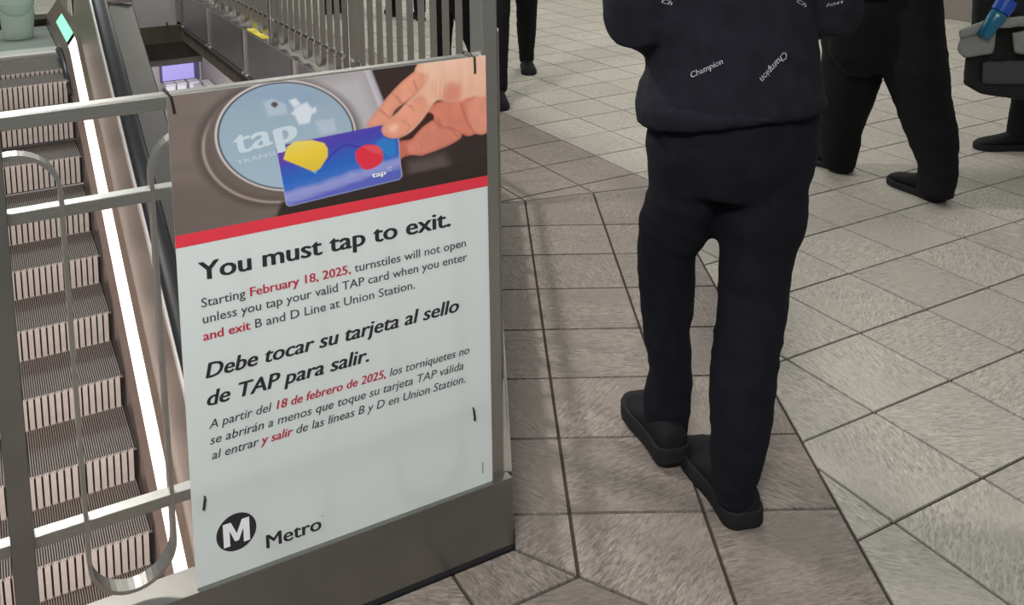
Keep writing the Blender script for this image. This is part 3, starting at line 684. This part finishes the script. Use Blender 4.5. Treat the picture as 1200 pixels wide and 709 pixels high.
ln([('de TAP para salir.', 'ink', .027)], -1.688, -1.384, .514, .0275, 'headline_lettering', .22)
ln([('A partir del ', g_, .007), ('18 de febrero de 2025,', r_, .022), (' los torniquetes no', g_, .007)], -1.687, -1.170, .471, .0165, 'notice_lettering', .22)
ln([('se abrirán a menos que toque su tarjeta TAP válida', g_, .007)], -1.687, -1.184, .441, .0165, 'notice_lettering', .22)
ln([('al entrar ', g_, .007), ('y salir', r_, .022), (' de las líneas B y D en Union Station.', g_, .007)], -1.685, -1.181, .412, .0165, 'notice_lettering', .22)
ln([('Metro', 'ink', .022)], -1.597, -1.491, .2055, .0265, 'logo_lettering')
ln([('°', 'grey_ink', 0)], -1.4895, -1.4865, .226, .006, 'logo_lettering')
cx_, cz_ = PX_(-1.6495), PZ(.259)
kid(MB().add([(cx_, YP - .0002, cz_)] + [(cx_ + .0365 * math.cos(a * math.pi / 24), YP - .0002, cz_ + .0365 * math.sin(a * math.pi / 24)) for a in range(48)], [(0, 1 + a, 1 + (a + 1) % 48) for a in range(48)]), 'logo_disc', M['ink'], po)
mpoly = [(-.024, -.024), (-.024, .022), (-.0095, .022), (.0005, -.003), (.0105, .022), (.024, .022), (.024, -.024), (.0125, -.024), (.0125, .004), (.0035, -.0175), (-.0035, -.0175), (-.0125, .006), (-.0125, -.024)]
bmm = bmesh.new(); vsb = [bmm.verts.new((cx_ + a, YP - .0004, cz_ + b)) for a, b in mpoly]; fbm = bmm.faces.new(vsb); bmesh.ops.triangulate(bmm, faces=[fbm])
mm = bpy.data.meshes.new('logo_letter'); bmm.to_mesh(mm); bmm.free(); mm.materials.append(M['whiteprint']); o = bpy.data.objects.new('logo_letter', mm); COL.objects.link(o); child_at(o, po)
def rot_text(s, p0, p1, hgt, m, name, bold=.02):
    a, b = np.array(pp(*p0)), np.array(pp(*p1)); vs, fs = text_mesh(s, bold); lo, hi = xr(vs); L = np.linalg.norm(b - a); d = (b - a) / L; n = np.array([-d[1], d[0]])
    kid(MB().add([(a[0] + d[0] * (v[0] - lo) / (hi - lo) * L + n[0] * v[1] / CAPH * hgt, YP - .0003 - v[2], a[1] + d[1] * (v[0] - lo) / (hi - lo) * L + n[1] * v[1] / CAPH * hgt) for v in vs], fs), name, M[m], po, fix=False)
rot_text('ta', (275.5, 182), (320, 168.5), .043, 'softwhite', 'reader_lettering', .024)
rot_text('p', (323, 170.5), (350, 161.5), .044, 'softwhite', 'reader_lettering', .05)
rot_text('TRANSI', (277.5, 193.5), (322, 181.5), .0075, 'softwhite', 'reader_lettering', .01)
rot_text('tap', (435.7, 208.3), (452.5, 204.0), .0095, 'whiteprint', 'card_lettering', .03)
mb = MB()
for (x, y) in ((455, 199.6), (456.5, 196.6), (457.8, 199.2), (454, 196.8), (458.2, 195)):
    q = pp(x, y); mb.add([(q[0] - .0009, YP - .0003, q[1] - .0009), (q[0] + .0009, YP - .0003, q[1] - .0009), (q[0] + .0009, YP - .0003, q[1] + .0009), (q[0] - .0009, YP - .0003, q[1] + .0009)], [(0, 1, 2, 3)])
kid(mb, 'card_mark', M['whiteprint'], po)
q = pp(565.5, 548); mb = MB()
for i in range(9): mb.box((q[0] - .0011, YP - .0003, q[1] - .012 + i * .0028), (q[0] + .0011, YP, q[1] - .012 + i * .0028 + .0018))
tag(kid(mb, 'fine_print', M['grey_ink'], po), kind='stuff')
# zip ties
ties = [((200, 113), (204, 133), 'zip tie at the top left corner of the poster', True), ((556, 66.5), (556.5, 86), 'zip tie at the top right corner of the poster', True),
        ((555, 479), (556.5, 493), 'zip tie at the lower right edge of the poster', False), ((240, 583), (238.5, 598), 'zip tie at the lower left edge of the poster', False)]
for a, b, lb, top in ties:
    a_, b_ = at(*a, 1, YP - .002), at(*b, 1, YP - .002)
    if top: pts = [b_ + (0, .003, 0), b_ + (0, -.001, .003), a_, (a_[0] - .002, YB - .0015, 1.074), (a_[0] - .003, YC - .014, 1.078), (a_[0] - .004, YC + .012, 1.078), (a_[0] - .004, YC + .0165, 1.06), (b_[0], YC + .014, 1.043), (b_[0], YB + .004, b_[2] - .002)]
    else:
        z = .341; pts = [b_ + (0, .003, 0), b_ + (0, -.001, .002), a_ + (0, -.001, -.002), a_ + (0, .003, 0), (a_[0], YC, z + .016), (a_[0], YC + .016, z + .012), (b_[0], YC + .016, z - .012), (b_[0], YB + .004, b_[2])]
    o = MB().tube(pts, .0021, 6).build('zip_tie', M['black']); tag(o, 'black ' + lb, 'zip tie', 'zip ties holding the poster')

# ------------------------------------------------------------------ people
def ring(c, a, b, u, v, n=20, sq=2.0):
    c = Vector(c); out = []
    for k in range(n):
        t = 2 * math.pi * k / n; ct, st_ = math.cos(t), math.sin(t)
        out.append(c + u * (a * abs(ct) ** (2 / sq) * (1 if ct >= 0 else -1)) + v * (b * abs(st_) ** (2 / sq) * (1 if st_ >= 0 else -1)))
    return out
def limb(mb, st, F, n=18, sq=2.0):
    # st: list of (centre, lateral radius, fore radius); cross-section turned to the path
    P = [Vector(s[0]) for s in st]; F = Vector(F); rings = []
    for i, s in enumerate(st):
        t = (P[min(i + 1, len(P) - 1)] - P[max(i - 1, 0)]).normalized(); u = t.cross(F)
        if u.length < .2: u = t.cross(Vector((0, 0, 1)))
        u.normalize(); v = u.cross(t).normalized(); rings.append(ring(P[i], s[1], s[2], u, v, n, sq))
    for e, k in ((0, 1), (-1, -2)):      # rounded ends
        pass
    mb.loft(rings); return mb
def ball(mb, c, r, n=12):
    c = Vector(c); rx, ry, rz = r if isinstance(r, tuple) else (r, r, r)
    mb.loft([[c + Vector((rx * math.sin(a) * math.cos(t), ry * math.sin(a) * math.sin(t), -rz * math.cos(a))) for t in [2 * math.pi * k / n for k in range(n)]] for a in [max(.02, min(math.pi - .02, math.pi * j / 8)) for j in range(9)]])
def remesh(mb, name, m, parent, vox=.01, smooth=6, wrinkle=0., wscale=.1, wz=1., seed=0):
    me = mb.mesh(name); bm = bmesh.new(); bm.from_mesh(me); bmesh.ops.recalc_face_normals(bm, faces=bm.faces); bm.to_mesh(me); bm.free()
    o = bpy.data.objects.new(name, me); COL.objects.link(o)
    r = o.modifiers.new('r', 'REMESH'); r.mode = 'VOXEL'; r.voxel_size = vox
    s = o.modifiers.new('s', 'SMOOTH'); s.iterations = smooth; s.factor = .5
    dg = bpy.context.evaluated_depsgraph_get(); me2 = bpy.data.meshes.new_from_object(o.evaluated_get(dg)); bpy.data.objects.remove(o)
    if wrinkle:
        from mathutils import noise
        nr = [v.normal.copy() for v in me2.vertices]
        for v, nn in zip(me2.vertices, nr):
            q = Vector((v.co.x / wscale + seed, v.co.y / wscale, v.co.z / (wscale * wz))); d = noise.fractal(q, 1., 2., 3)
            d2 = 1 - abs(noise.noise(Vector((v.co.x / wscale * .9, v.co.y / wscale * .9 + seed, v.co.z / (wscale * .35) + v.co.x * 9)))) * 2
            v.co += nn * (wrinkle * (d * .7 + d2 * .45))
    me2.materials.clear(); me2.materials.append(m)
    for p in me2.polygons: p.use_smooth = True
    me2.name = name; o = bpy.data.objects.new(name, me2); COL.objects.link(o); child_at(o, parent); return o
def shoe(root, heel, direc, L, W, H, nm='shoe', rise=0., pitch=0., m='shoe'):
    # heel: back of heel on the ground, direc: unit toward toe
    d = Vector((direc[0], direc[1], 0)).normalized(); r = Vector((d.y, -d.x, 0)); prof = []
    def P(u, s, z):      # u along, s side, z up, with pitch about toe ball
        zz_ = z + rise + math.tan(pitch) * max(0, (.72 * L - u)); return Vector((heel[0], heel[1], heel[2])) + d * u + r * s + Vector((0, 0, zz_))
    up = [(0.0, .30, .30), (.012, .50, .55), (.04, .68, .80), (.10, .78, .95), (.22, .76, 1.0), (.36, .76, .86), (.50, .84, .66), (.64, .96, .52), (.78, 1.0, .44), (.88, .90, .36), (.96, .64, .26), (1.0, .30, .14)]
    rings = []
    for u, w, h in up:
        hh = H * h; ww = W / 2 * w * .96; row = []
        for k in range(14):
            a = 2 * math.pi * k / 14; c_, s_ = math.cos(a), math.sin(a); zc = .018 + hh * .5
            row.append(P(u * L * .985 + .002, ww * (abs(c_) ** .8) * (1 if c_ > 0 else -1) * (1 if s_ < .3 else (1 - .28 * (s_ - .3))), zc + (hh * .5) * s_))
        rings.append(row)
    a = kid(MB().loft(rings), nm, M[m], root, smooth=True)
    sub = a.modifiers.new('s', 'SUBSURF'); sub.levels = 1; sub.render_levels = 1
    rings = []
    for u, w, h in up:
        ww = W / 2 * w * 1.06; z1 = .040 if nm == 'slip_on_shoe' else .030
        rings.append([P(u * L, -ww, 0), P(u * L, ww, 0), P(u * L, ww, z1), P(u * L, -ww, z1)])
    b = MB().loft(rings).build('sole', M['sole'], bevel=.006, smooth=True); b.parent = a; b.matrix_parent_inverse = a.matrix_world.inverted() @ Matrix() if False else Matrix.Identity(4)
    return a
def hand(mb, wrist, d, side, palm_dir):
    w = Vector(wrist); d = Vector(d).normalized(); pd = Vector(palm_dir).normalized(); s = d.cross(pd).normalized() * side
    limb(mb, [(w, .026, .02), (w + d * .04, .036, .016), (w + d * .085, .040, .014)], pd, 12)
    for i, (off, L) in enumerate(((.030, .072), (.010, .080), (-.010, .076), (-.030, .060))):
        b = w + d * .08 + s * off; mb.tube([b, b + d * L * .45 + pd * .006, b + d * L * .75 + pd * .022, b + d * L * .85 + pd * .040], [.0095, .009, .0085, .007], 8)
    b = w + d * .025 + s * .032; mb.tube([b, b + s * .022 + d * .025 + pd * .01, b + s * .026 + d * .055 + pd * .02], [.012, .011, .009], 8)
def figure(name, label, org, F, Hh, legs, torso, arms, mats, shoes, headdir=None, trouser_extra=None, seed=0, vox=.011, hem=None, wr=.007):
    """legs: two lists of stations hip..hem (centre, lat, fore); torso: stations hem..shoulder; arms: lists shoulder..wrist"""
    root = empty(name, org); tag(root, label, 'person'); bpy.context.view_layer.update()
    Fv = Vector((F[0], F[1], 0)).normalized(); Rv = Vector((Fv.y, -Fv.x, 0)); top = torso[-1]; tc = Vector(top[0])
    # body: one continuous surface inside the clothes
    b = MB()
    for lg, sh in zip(legs, shoes):
        limb(b, [(Vector(s[0]), s[1] * .62, s[2] * .62) for s in lg], Fv, 12)
        e = Vector(lg[-1][0]); hl = Vector(sh[0]); dd = Vector((sh[1][0], sh[1][1], 0)).normalized(); ank = hl + dd * .07 + Vector((0, 0, sh[6] if len(sh) > 6 else 0))
        b.tube([e, ank + Vector((0, 0, .07)), ank + dd * .08 + Vector((0, 0, .045)), ank + dd * .13 + Vector((0, 0, .035))], [.036, .026, .022, .018], 10)
    limb(b, [(Vector(s[0]), s[1] * .84, s[2] * .80) for s in torso], Fv, 16)
    nk = tc + Vector((0, 0, .02)); hd = nk + Vector((0, 0, .20)) + Fv * .02; r_h = .078
    limb(b, [(nk - Vector((0, 0, .03)), .07, .06), (nk + Vector((0, 0, .05)), .055, .057), (nk + Vector((0, 0, .12)), .055, .06)], Fv, 12)
    limb(b, [(hd + Vector((0, 0, z)) + Fv * f, a_, c_) for z, f, a_, c_ in ((-.115, .03, .028, .035), (-.09, .02, .048, .062), (-.05, .008, .066, .085), (0, 0, .075, .095), (.05, -.004, .074, .096), (.09, -.008, .056, .075), (.112, -.01, .02, .03))], Fv, 16)
    b.tube([hd + Fv * .088 + Vector((0, 0, .01)), hd + Fv * .112 + Vector((0, 0, -.028)), hd + Fv * .09 + Vector((0, 0, -.035))], [.008, .014, .010], 8)
    for s_ in (-1, 1): ball(b, hd + Rv * s_ * .077 + Vector((0, 0, -.01)), (.012, .014, .028), 8)
    for i, am in enumerate(arms):
        limb(b, [(Vector(s[0]), s[1] * .7, s[2] * .7) for s in am], Fv, 12)
        w_ = Vector(am[-1][0]); dd = (w_ - Vector(am[-2][0])).normalized(); hand(b, w_, dd, 1 if i == 0 else -1, Vector((0, 0, -1)) if abs(dd.z) < .8 else -Rv * (1 if i else -1))
    remesh(b, 'body', M['skin'], root, .0075, 3)
    ey = MB()
    for s_ in (-1, 1): ball(ey, hd + Fv * .088 + Rv * s_ * .031 + Vector((0, 0, .006)), .010, 8)
    kid(ey, 'eyes', M['hair'], root, smooth=True)
    kid(MB().tube([hd + Fv * .090 - Rv * .022 + Vector((0, 0, -.062)), hd + Fv * .098 + Vector((0, 0, -.060)), hd + Fv * .090 + Rv * .022 + Vector((0, 0, -.062))], .0045, 6), 'mouth', M['redband'] if False else M['skin'], root)
    hb = MB(); limb(hb, [(hd + Vector((0, 0, z)) - Fv * f, a_, c_) for z, f, a_, c_ in ((-.07, .055, .05, .04), (-.03, .04, .078, .068), (.02, .022, .084, .088), (.06, .016, .082, .098), (.10, .012, .062, .08), (.128, .01, .02, .03))], Fv, 16)
    remesh(hb, 'hair', M['hair'], root, .010, 4)
    # trousers
    t = MB()
    for lg in legs: limb(t, lg, Fv, 20)
    if trouser_extra: limb(t, trouser_extra, Fv, 22)
    remesh(t, 'trousers', M[mats[1]], root, vox, 6, wr * 1.15, .15, 1.1, seed)
    # top garment
    t = MB(); limb(t, torso, Fv, 24, 2.25)
    for am in arms: limb(t, am[:-1] + [(Vector(am[-1][0]).lerp(Vector(am[-2][0]), .08), am[-1][1], am[-1][2])], Fv, 18)
    tp = remesh(t, hem or 'jacket', M[mats[0]], root, vox, 5, wr * 1.2, .16, 1.0, seed + 5)
    for sh in shoes: shoe(root, *sh)
    return root, tp
def V3(*a): return np.array(a, float)
def px_stations(base, rows, fore=1.0):
    out = []
    for y, xl, xr_, dep in rows:
        a = atp(xl, y, base, dep); b = atp(xr_, y, base, dep); h = float(np.linalg.norm(a - b)) / 2
        out.append((tuple((a + b) / 2), h, h * fore))
    return out
# main walker, seen from behind
B1 = V3(-.68, .05, 0)
legL = px_stations(B1, [(160, 757, 842, .0), (224, 761, 842, .03), (262, 751, 833, .07), (280, 750, 820, .08), (298, 749, 816, .10), (349, 753, 810, .12), (400, 755.5, 808, .12), (434, 760, 809, .13), (471, 754, 807, .14), (500, 759, 803, .15), (520, 768, 804, .155), (541, 774, 802, .16)], 1.12)
legR = px_stations(B1, [(160, 862, 957, .0), (214, 850, 946, .0), (250, 843, 943, .0), (292, 843, 929, .0), (349, 843, 921, -.02), (400, 840, 914, -.05), (454, 831, 905, -.08), (500, 832, 899, -.10), (542, 833, 892, -.11), (572, 836, 884, -.12), (588, 840, 884, -.12)], 1.12)
def mid(px0, px1, y, dep, fore): a = atp(px0, y, B1, dep); b = atp(px1, y, B1, dep); h = float(np.linalg.norm(a - b)) / 2; return (tuple((a + b) / 2), h, fore)
pel = [mid(766, 952, 92, 0, .12), mid(762, 957, 130, 0, .128), mid(758, 957, 175, 0, .13), mid(764, 946, 212, .01, .11)]
tor = [mid(747, 963, 127, 0, .145), mid(746, 963, 114, 0, .15), mid(757, 958, 85, 0, .15), mid(762, 955, 50, .0, .145), mid(764, 952, 5, .0, .14)]
cb_ = (Vector(tor[-1][0]))
tor += [(tuple(cb_ + Vector((0, 0, .08))), .175, .135), (tuple(cb_ + Vector((0, 0, .18))), .185, .125), (tuple(cb_ + Vector((0, 0, .245))), .15, .10), (tuple(cb_ + Vector((0, 0, .275))), .07, .07)]
F1 = Vector((VD[0], VD[1], 0)); R1 = Vector((RD[0], RD[1], 0))
def armP(sx, ex, ey, ed, wx, wd, wz, r0=.080, r1=.074):
    sh = cb_ + Vector((0, 0, .20)) + R1 * sx; el = Vector(atp(ex, ey, B1, ed)); wr_ = cb_ + R1 * wx + F1 * wd + Vector((0, 0, wz))
    return [(tuple(sh), r0, r0), (tuple(sh.lerp(el, .5)), r0 * .95, r0 * .95), (tuple(el + Vector((0, 0, .05))), r1 * 1.05, r1 * 1.05), (tuple(el), r1, r1), (tuple(el.lerp(wr_, .2) - Vector((0, 0, .01))), r1 * .95, r1 * .95), (tuple(el.lerp(wr_, .6)), r1 * .8, r1 * .8), (tuple(wr_), .033, .033)]
aL = armP(-.175, 748, 26, -.02, -.07, .26, -.03); aR = armP(.175, 969, 14, .02, .10, .26, -.03)
rootP, hoodie = figure('person', 'person in navy hoodie and sweatpants walking away, seen from behind', (-.60, .0, 0), VD, 1.65, [legL, legR], tor, [aL, aR], ('navy', 'navy2'),
    [((-.612, .060, 0), (.30, .95), .275, .112, .080, 'slip_on_shoe', .012, .05), ((-.600, -.168, 0), (.30, .95), .290, .116, .082, 'slip_on_shoe')], trouser_extra=pel, seed=1, hem='hoodie', wr=.0075)
hood = MB(); hc = cb_ + Vector((0, 0, .25)) - F1 * .09; limb(hood, [(tuple(hc + Vector((0, 0, -.09))), .05, .03), (tuple(hc + Vector((0, 0, -.04))), .12, .055), (tuple(hc), .13, .06), (tuple(hc + Vector((0, 0, .05))), .10, .05)], F1, 18)
h_ = remesh(hood, 'hood', M['navy'], rootP, .010, 5, .004, .08, 1, 3); h_.parent = hoodie; h_.matrix_parent_inverse = Matrix.Identity(4)
ky = remesh((lambda t: (limb(t, [mid(746, 964, 129, 0, .142), mid(744, 964, 121, 0, .153), mid(748, 962, 113, 0, .150)], F1, 24, 2.25), t)[1])(MB()), 'hem_band', M['navy'], rootP, .009, 3)
# script marks on the hoodie, wrapped on its surface
hm = hoodie.data; bvh = BVHTree.FromPolygons([v.co.copy() for v in hm.vertices], [tuple(p.vertices) for p in hm.polygons])
def wrap_text(s, p0, p1, hpx, name='printed_script'):
    vs, fs = text_mesh(s, .012, .3); lo, hi = xr(vs); out = []
    dx, dy = p1[0] - p0[0], p1[1] - p0[1]; L = math.hypot(dx, dy); ux, uy = dx / L, dy / L; nx, ny = uy, -ux
    for v in vs:
        a = (v[0] - lo) / (hi - lo) * L; b_ = v[1] / CAPH * hpx; q = atp(p0[0] + ux * a + nx * b_, p0[1] + uy * a + ny * b_, B1, -.4)
        hit = bvh.ray_cast(Vector(q), Vector(q - CAM_C).normalized()); 
        if hit[0] is None: return
        out.append(hit[0] + hit[1] * .0025)
    o = MB().add(out, fs).build(name, M['script'], None, fix=False); o.parent = hoodie; o.matrix_parent_inverse = Matrix.Identity(4)
wrap_text('Champion', (811, 91), (848, 74), 6.5); wrap_text('Champion', (918, 60), (889, 92), 7.5)
wrap_text('Ch', (774, 3), (788, 6), 5); wrap_text('ion', (968, 8), (988, 3), 4); wrap_text('Ch', (932, 2), (943, 9), 4)

# person at right, black trousers
B2 = V3(1.416, .916, 0)
L2 = px_stations(B2, [(-30, 964, 1032, .10), (20, 962, 1034, .12), (59, 967, 1032, .16), (85, 964, 1030, .20), (117, 962, 1019, .28), (143, 960, 1009, .34), (161, 960, 1007, .38), (180, 964, 1003, .40), (193, 967, 1001, .42)], 1.1)
R2 = px_stations(B2, [(-40, 1030, 1098, .0), (-5, 1032, 1100, .0), (37, 1033, 1101, .0), (73, 1033, 1107, 0), (114, 1050, 1111, 0), (158, 1066, 1119, 0), (191, 1077, 1120, 0), (213, 1077, 1118, 0), (228, 1077, 1116, 0)], 1.1)
def mid2(a, b, y, d, f): p = atp(a, y, B2, d); q = atp(b, y, B2, d); return (tuple((p + q) / 2), float(np.linalg.norm(p - q)) / 2, f)
pel2 = [mid2(965, 1100, -8, .05, .13), mid2(962, 1101, 18, .06, .135), mid2(964, 1100, 50, .08, .13), mid2(985, 1085, 74, .09, .10)]
t2 = Vector(pel2[0][0]); tor2 = [(tuple(t2 + Vector((0, 0, z))), a, b) for z, a, b in ((.02, .20, .15), (.12, .195, .145), (.3, .20, .14), (.42, .21, .135), (.50, .17, .10), (.53, .07, .07))]
F2 = Vector((.15, 1, 0)).normalized(); R2v = Vector((F2.y, -F2.x, 0))
def simple_arm(c, Rv, Fv, s, sw, sh=.19, z=.47):
    a = c + Rv * s * sh + Vector((0, 0, z)); e = a + Rv * s * .05 - Vector((0, 0, .27)) - Fv * .02; w = e - Vector((0, 0, .20)) + Fv * sw
    return [(tuple(a), .062, .062), (tuple(a.lerp(e, .5)), .058, .058), (tuple(e), .052, .052), (tuple(e.lerp(w, .5)), .047, .047), (tuple(w), .034, .034)]
figure('person', 'person in baggy black trousers and dark shoes striding at the right', (1.45, 1.0, 0), F2, 1.7, [L2, R2], tor2, [simple_arm(t2, R2v, F2, -1, .14), simple_arm(t2, R2v, F2, 1, .10)], ('blk', 'blk'),
    [((1.455, 1.335, 0), (-.12, 1), .29, .105, .095, 'shoe'), ((1.475, .885, 0), (.16, 1), .29, .108, .10, 'shoe')], trouser_extra=pel2, seed=9, wr=.006)

# person top centre walking towards the camera
def walker(label, footA, footB, F, hip, hgt=.0, seed=3, wid=.055, mats=('blk', 'blk'), sh='shoe', liftB=0., bag=None):
    Fv = Vector((F[0], F[1], 0)).normalized(); Rv = Vector((Fv.y, -Fv.x, 0)); hc_ = Vector((hip[0], hip[1], .88)); legs = []
    for s, ft in ((1, footA), (-1, footB)):
        ft = Vector((ft[0], ft[1], 0)); h0 = hc_ + Rv * s * .09; an = ft + Vector((0, 0, .09)); kn = h0.lerp(an, .5) + Fv * .04
        legs.append([(tuple(h0), .098, .105), (tuple(h0.lerp(kn, .5)), .088, .095), (tuple(kn), .070, .078), (tuple(kn.lerp(an, .4)), wid + .010, wid + .018), (tuple(kn.lerp(an, .8)), wid, wid + .010), (tuple(an - Vector((0, 0, .03))), wid - .002, wid + .010)])
    pel_ = [(tuple(hc_ + Vector((0, 0, z))), a, b) for z, a, b in ((.12, .16, .12), (.04, .175, .13), (-.04, .165, .12), (-.10, .10, .08))]
    tor_ = [(tuple(hc_ + Vector((0, 0, z))), a, b) for z, a, b in ((.0, .185, .14), (.15, .18, .13), (.35, .20, .13), (.50, .20, .125), (.57, .16, .10), (.60, .07, .07))]
    arms_ = [simple_arm(hc_, Rv, Fv, -1, .12, .19, .53), simple_arm(hc_, Rv, Fv, 1, .12, .19, .53)]
    shs = [((footA[0] - Fv.x * .07, footA[1] - Fv.y * .07, 0), (Fv.x, Fv.y), .28, .10, .095, 'shoe'), ((footB[0] - Fv.x * .07, footB[1] - Fv.y * .07, 0), (Fv.x, Fv.y), .28, .10, .095, 'shoe')]
    return figure('person', label, (hip[0], hip[1], 0), Fv, 1.7, legs, tor_, arms_, mats, shs, trouser_extra=pel_, seed=seed, vox=.014, wr=.004)
walker('person in slim black trousers and black boots walking forward beside the corner post', (.70, 3.27), (1.30, 3.95), (-.42, -.9), (1.0, 3.62), seed=12)
walker('person in dark trousers glimpsed through the railing bars behind the poster top', (.80, 4.25), (.98, 4.02), (-.7, .7), (.86, 4.15), seed=15)
walker('distant person in dark trousers seen through the railing, right of the others', (1.50, 6.15), (1.38, 6.5), (.2, 1), (1.45, 6.3), seed=18)
walker('distant person in dark trousers seen through the railing, farthest left', (1.14, 7.2), (.93, 6.95), (.9, .3), (1.03, 7.05), seed=21)
# person with luggage at the right edge
walker('person in black at the right edge with one foot forward, behind the bag', (2.42, 1.16), (2.72, .86), (-.80, .55), (2.62, 1.02), seed=25)
pk = empty('travel_bag', (2.33, 1.15, .2)); tag(pk, 'black and grey travel bag with a bottle, carried at the right edge', 'bag'); bpy.context.view_layer.update()
B4 = V3(2.275, 1.19, 0) - VD * .32
def bagpt(x, y, d=0.): return Vector(atp(x, y, B4, d))
def slab(P, d0, d1, name, m, root=pk, vox=.010, sm_=6, wr=.003):
    mb = MB(); a = [bagpt(x, y, d0) for x, y in P]; b = [bagpt(x, y, d1) for x, y in P]; n = len(P)
    mb.add(a + b, [tuple(range(n)), tuple(range(2 * n - 1, n - 1, -1))] + [(i, (i + 1) % n, (i + 1) % n + n, i + n) for i in range(n)])
    return remesh(mb, name, M[m], root, vox, sm_, wr, .06, 1, 2)
slab([(1142, -40), (1300, -46), (1310, 118), (1200, 117), (1150, 110), (1129, 98), (1131, 72), (1138, 40)], -.01, .14, 'bag_body', 'pack')
slab([(1127, 40), (1140, 30), (1168, 27), (1164, 62), (1130, 68), (1121, 58)], -.07, .05, 'side_pocket', 'packgrey')
slab([(1186, 38), (1230, 32), (1260, 60), (1230, 68), (1188, 62)], -.08, .02, 'side_pocket', 'packgrey')
slab([(1123, 35), (1160, 22), (1240, 16), (1240, 28), (1160, 34), (1125, 46)], -.095, -.035, 'pocket_flap', 'packgrey')
slab([(1152, 72), (1240, 70), (1240, 100), (1150, 98)], -.04, .03, 'mesh_pocket', 'packdark')
hp_ = [bagpt(1250, -36, .1), bagpt(1255, -60, .1), bagpt(1290, -66, .1), bagpt(1296, -36, .1)]
kid(MB().tube(hp_, .012, 8), 'carry_handle', M['pack'], pk, smooth=True)
bt = empty('water_bottle', tuple(bagpt(1150, 44, -.10))); tag(bt, 'blue water bottle tucked slanting in the travel bag pocket', 'bottle'); bpy.context.view_layer.update()
b0, b1, b2, b3 = bagpt(1151, 44, -.10), bagpt(1172, 14, -.10), bagpt(1176, 8, -.10), bagpt(1181, -1, -.10)
kid(MB().tube([b0, b0.lerp(b1, .04), b0.lerp(b1, .9), b1], [.022, .028, .036, .033], 20), 'bottle_body', M['bottle'], bt, smooth=True)
kid(MB().tube([b1, b2, b2.lerp(b3, .9), b3], [.040, .042, .042, .036], 20), 'bottle_cap', M['cap'], bt, smooth=False)
ax_ = (b1 - b0).normalized(); cv = (Vector(CAM_C) - b1).normalized(); cv = (cv - ax_ * cv.dot(ax_)).normalized(); lc = b0.lerp(b1, .82) + cv * .034
kid((lambda m_: (ball(m_, lc, .008), m_)[1])(MB()), 'round_logo', M['whiteprint'], bt, smooth=True)
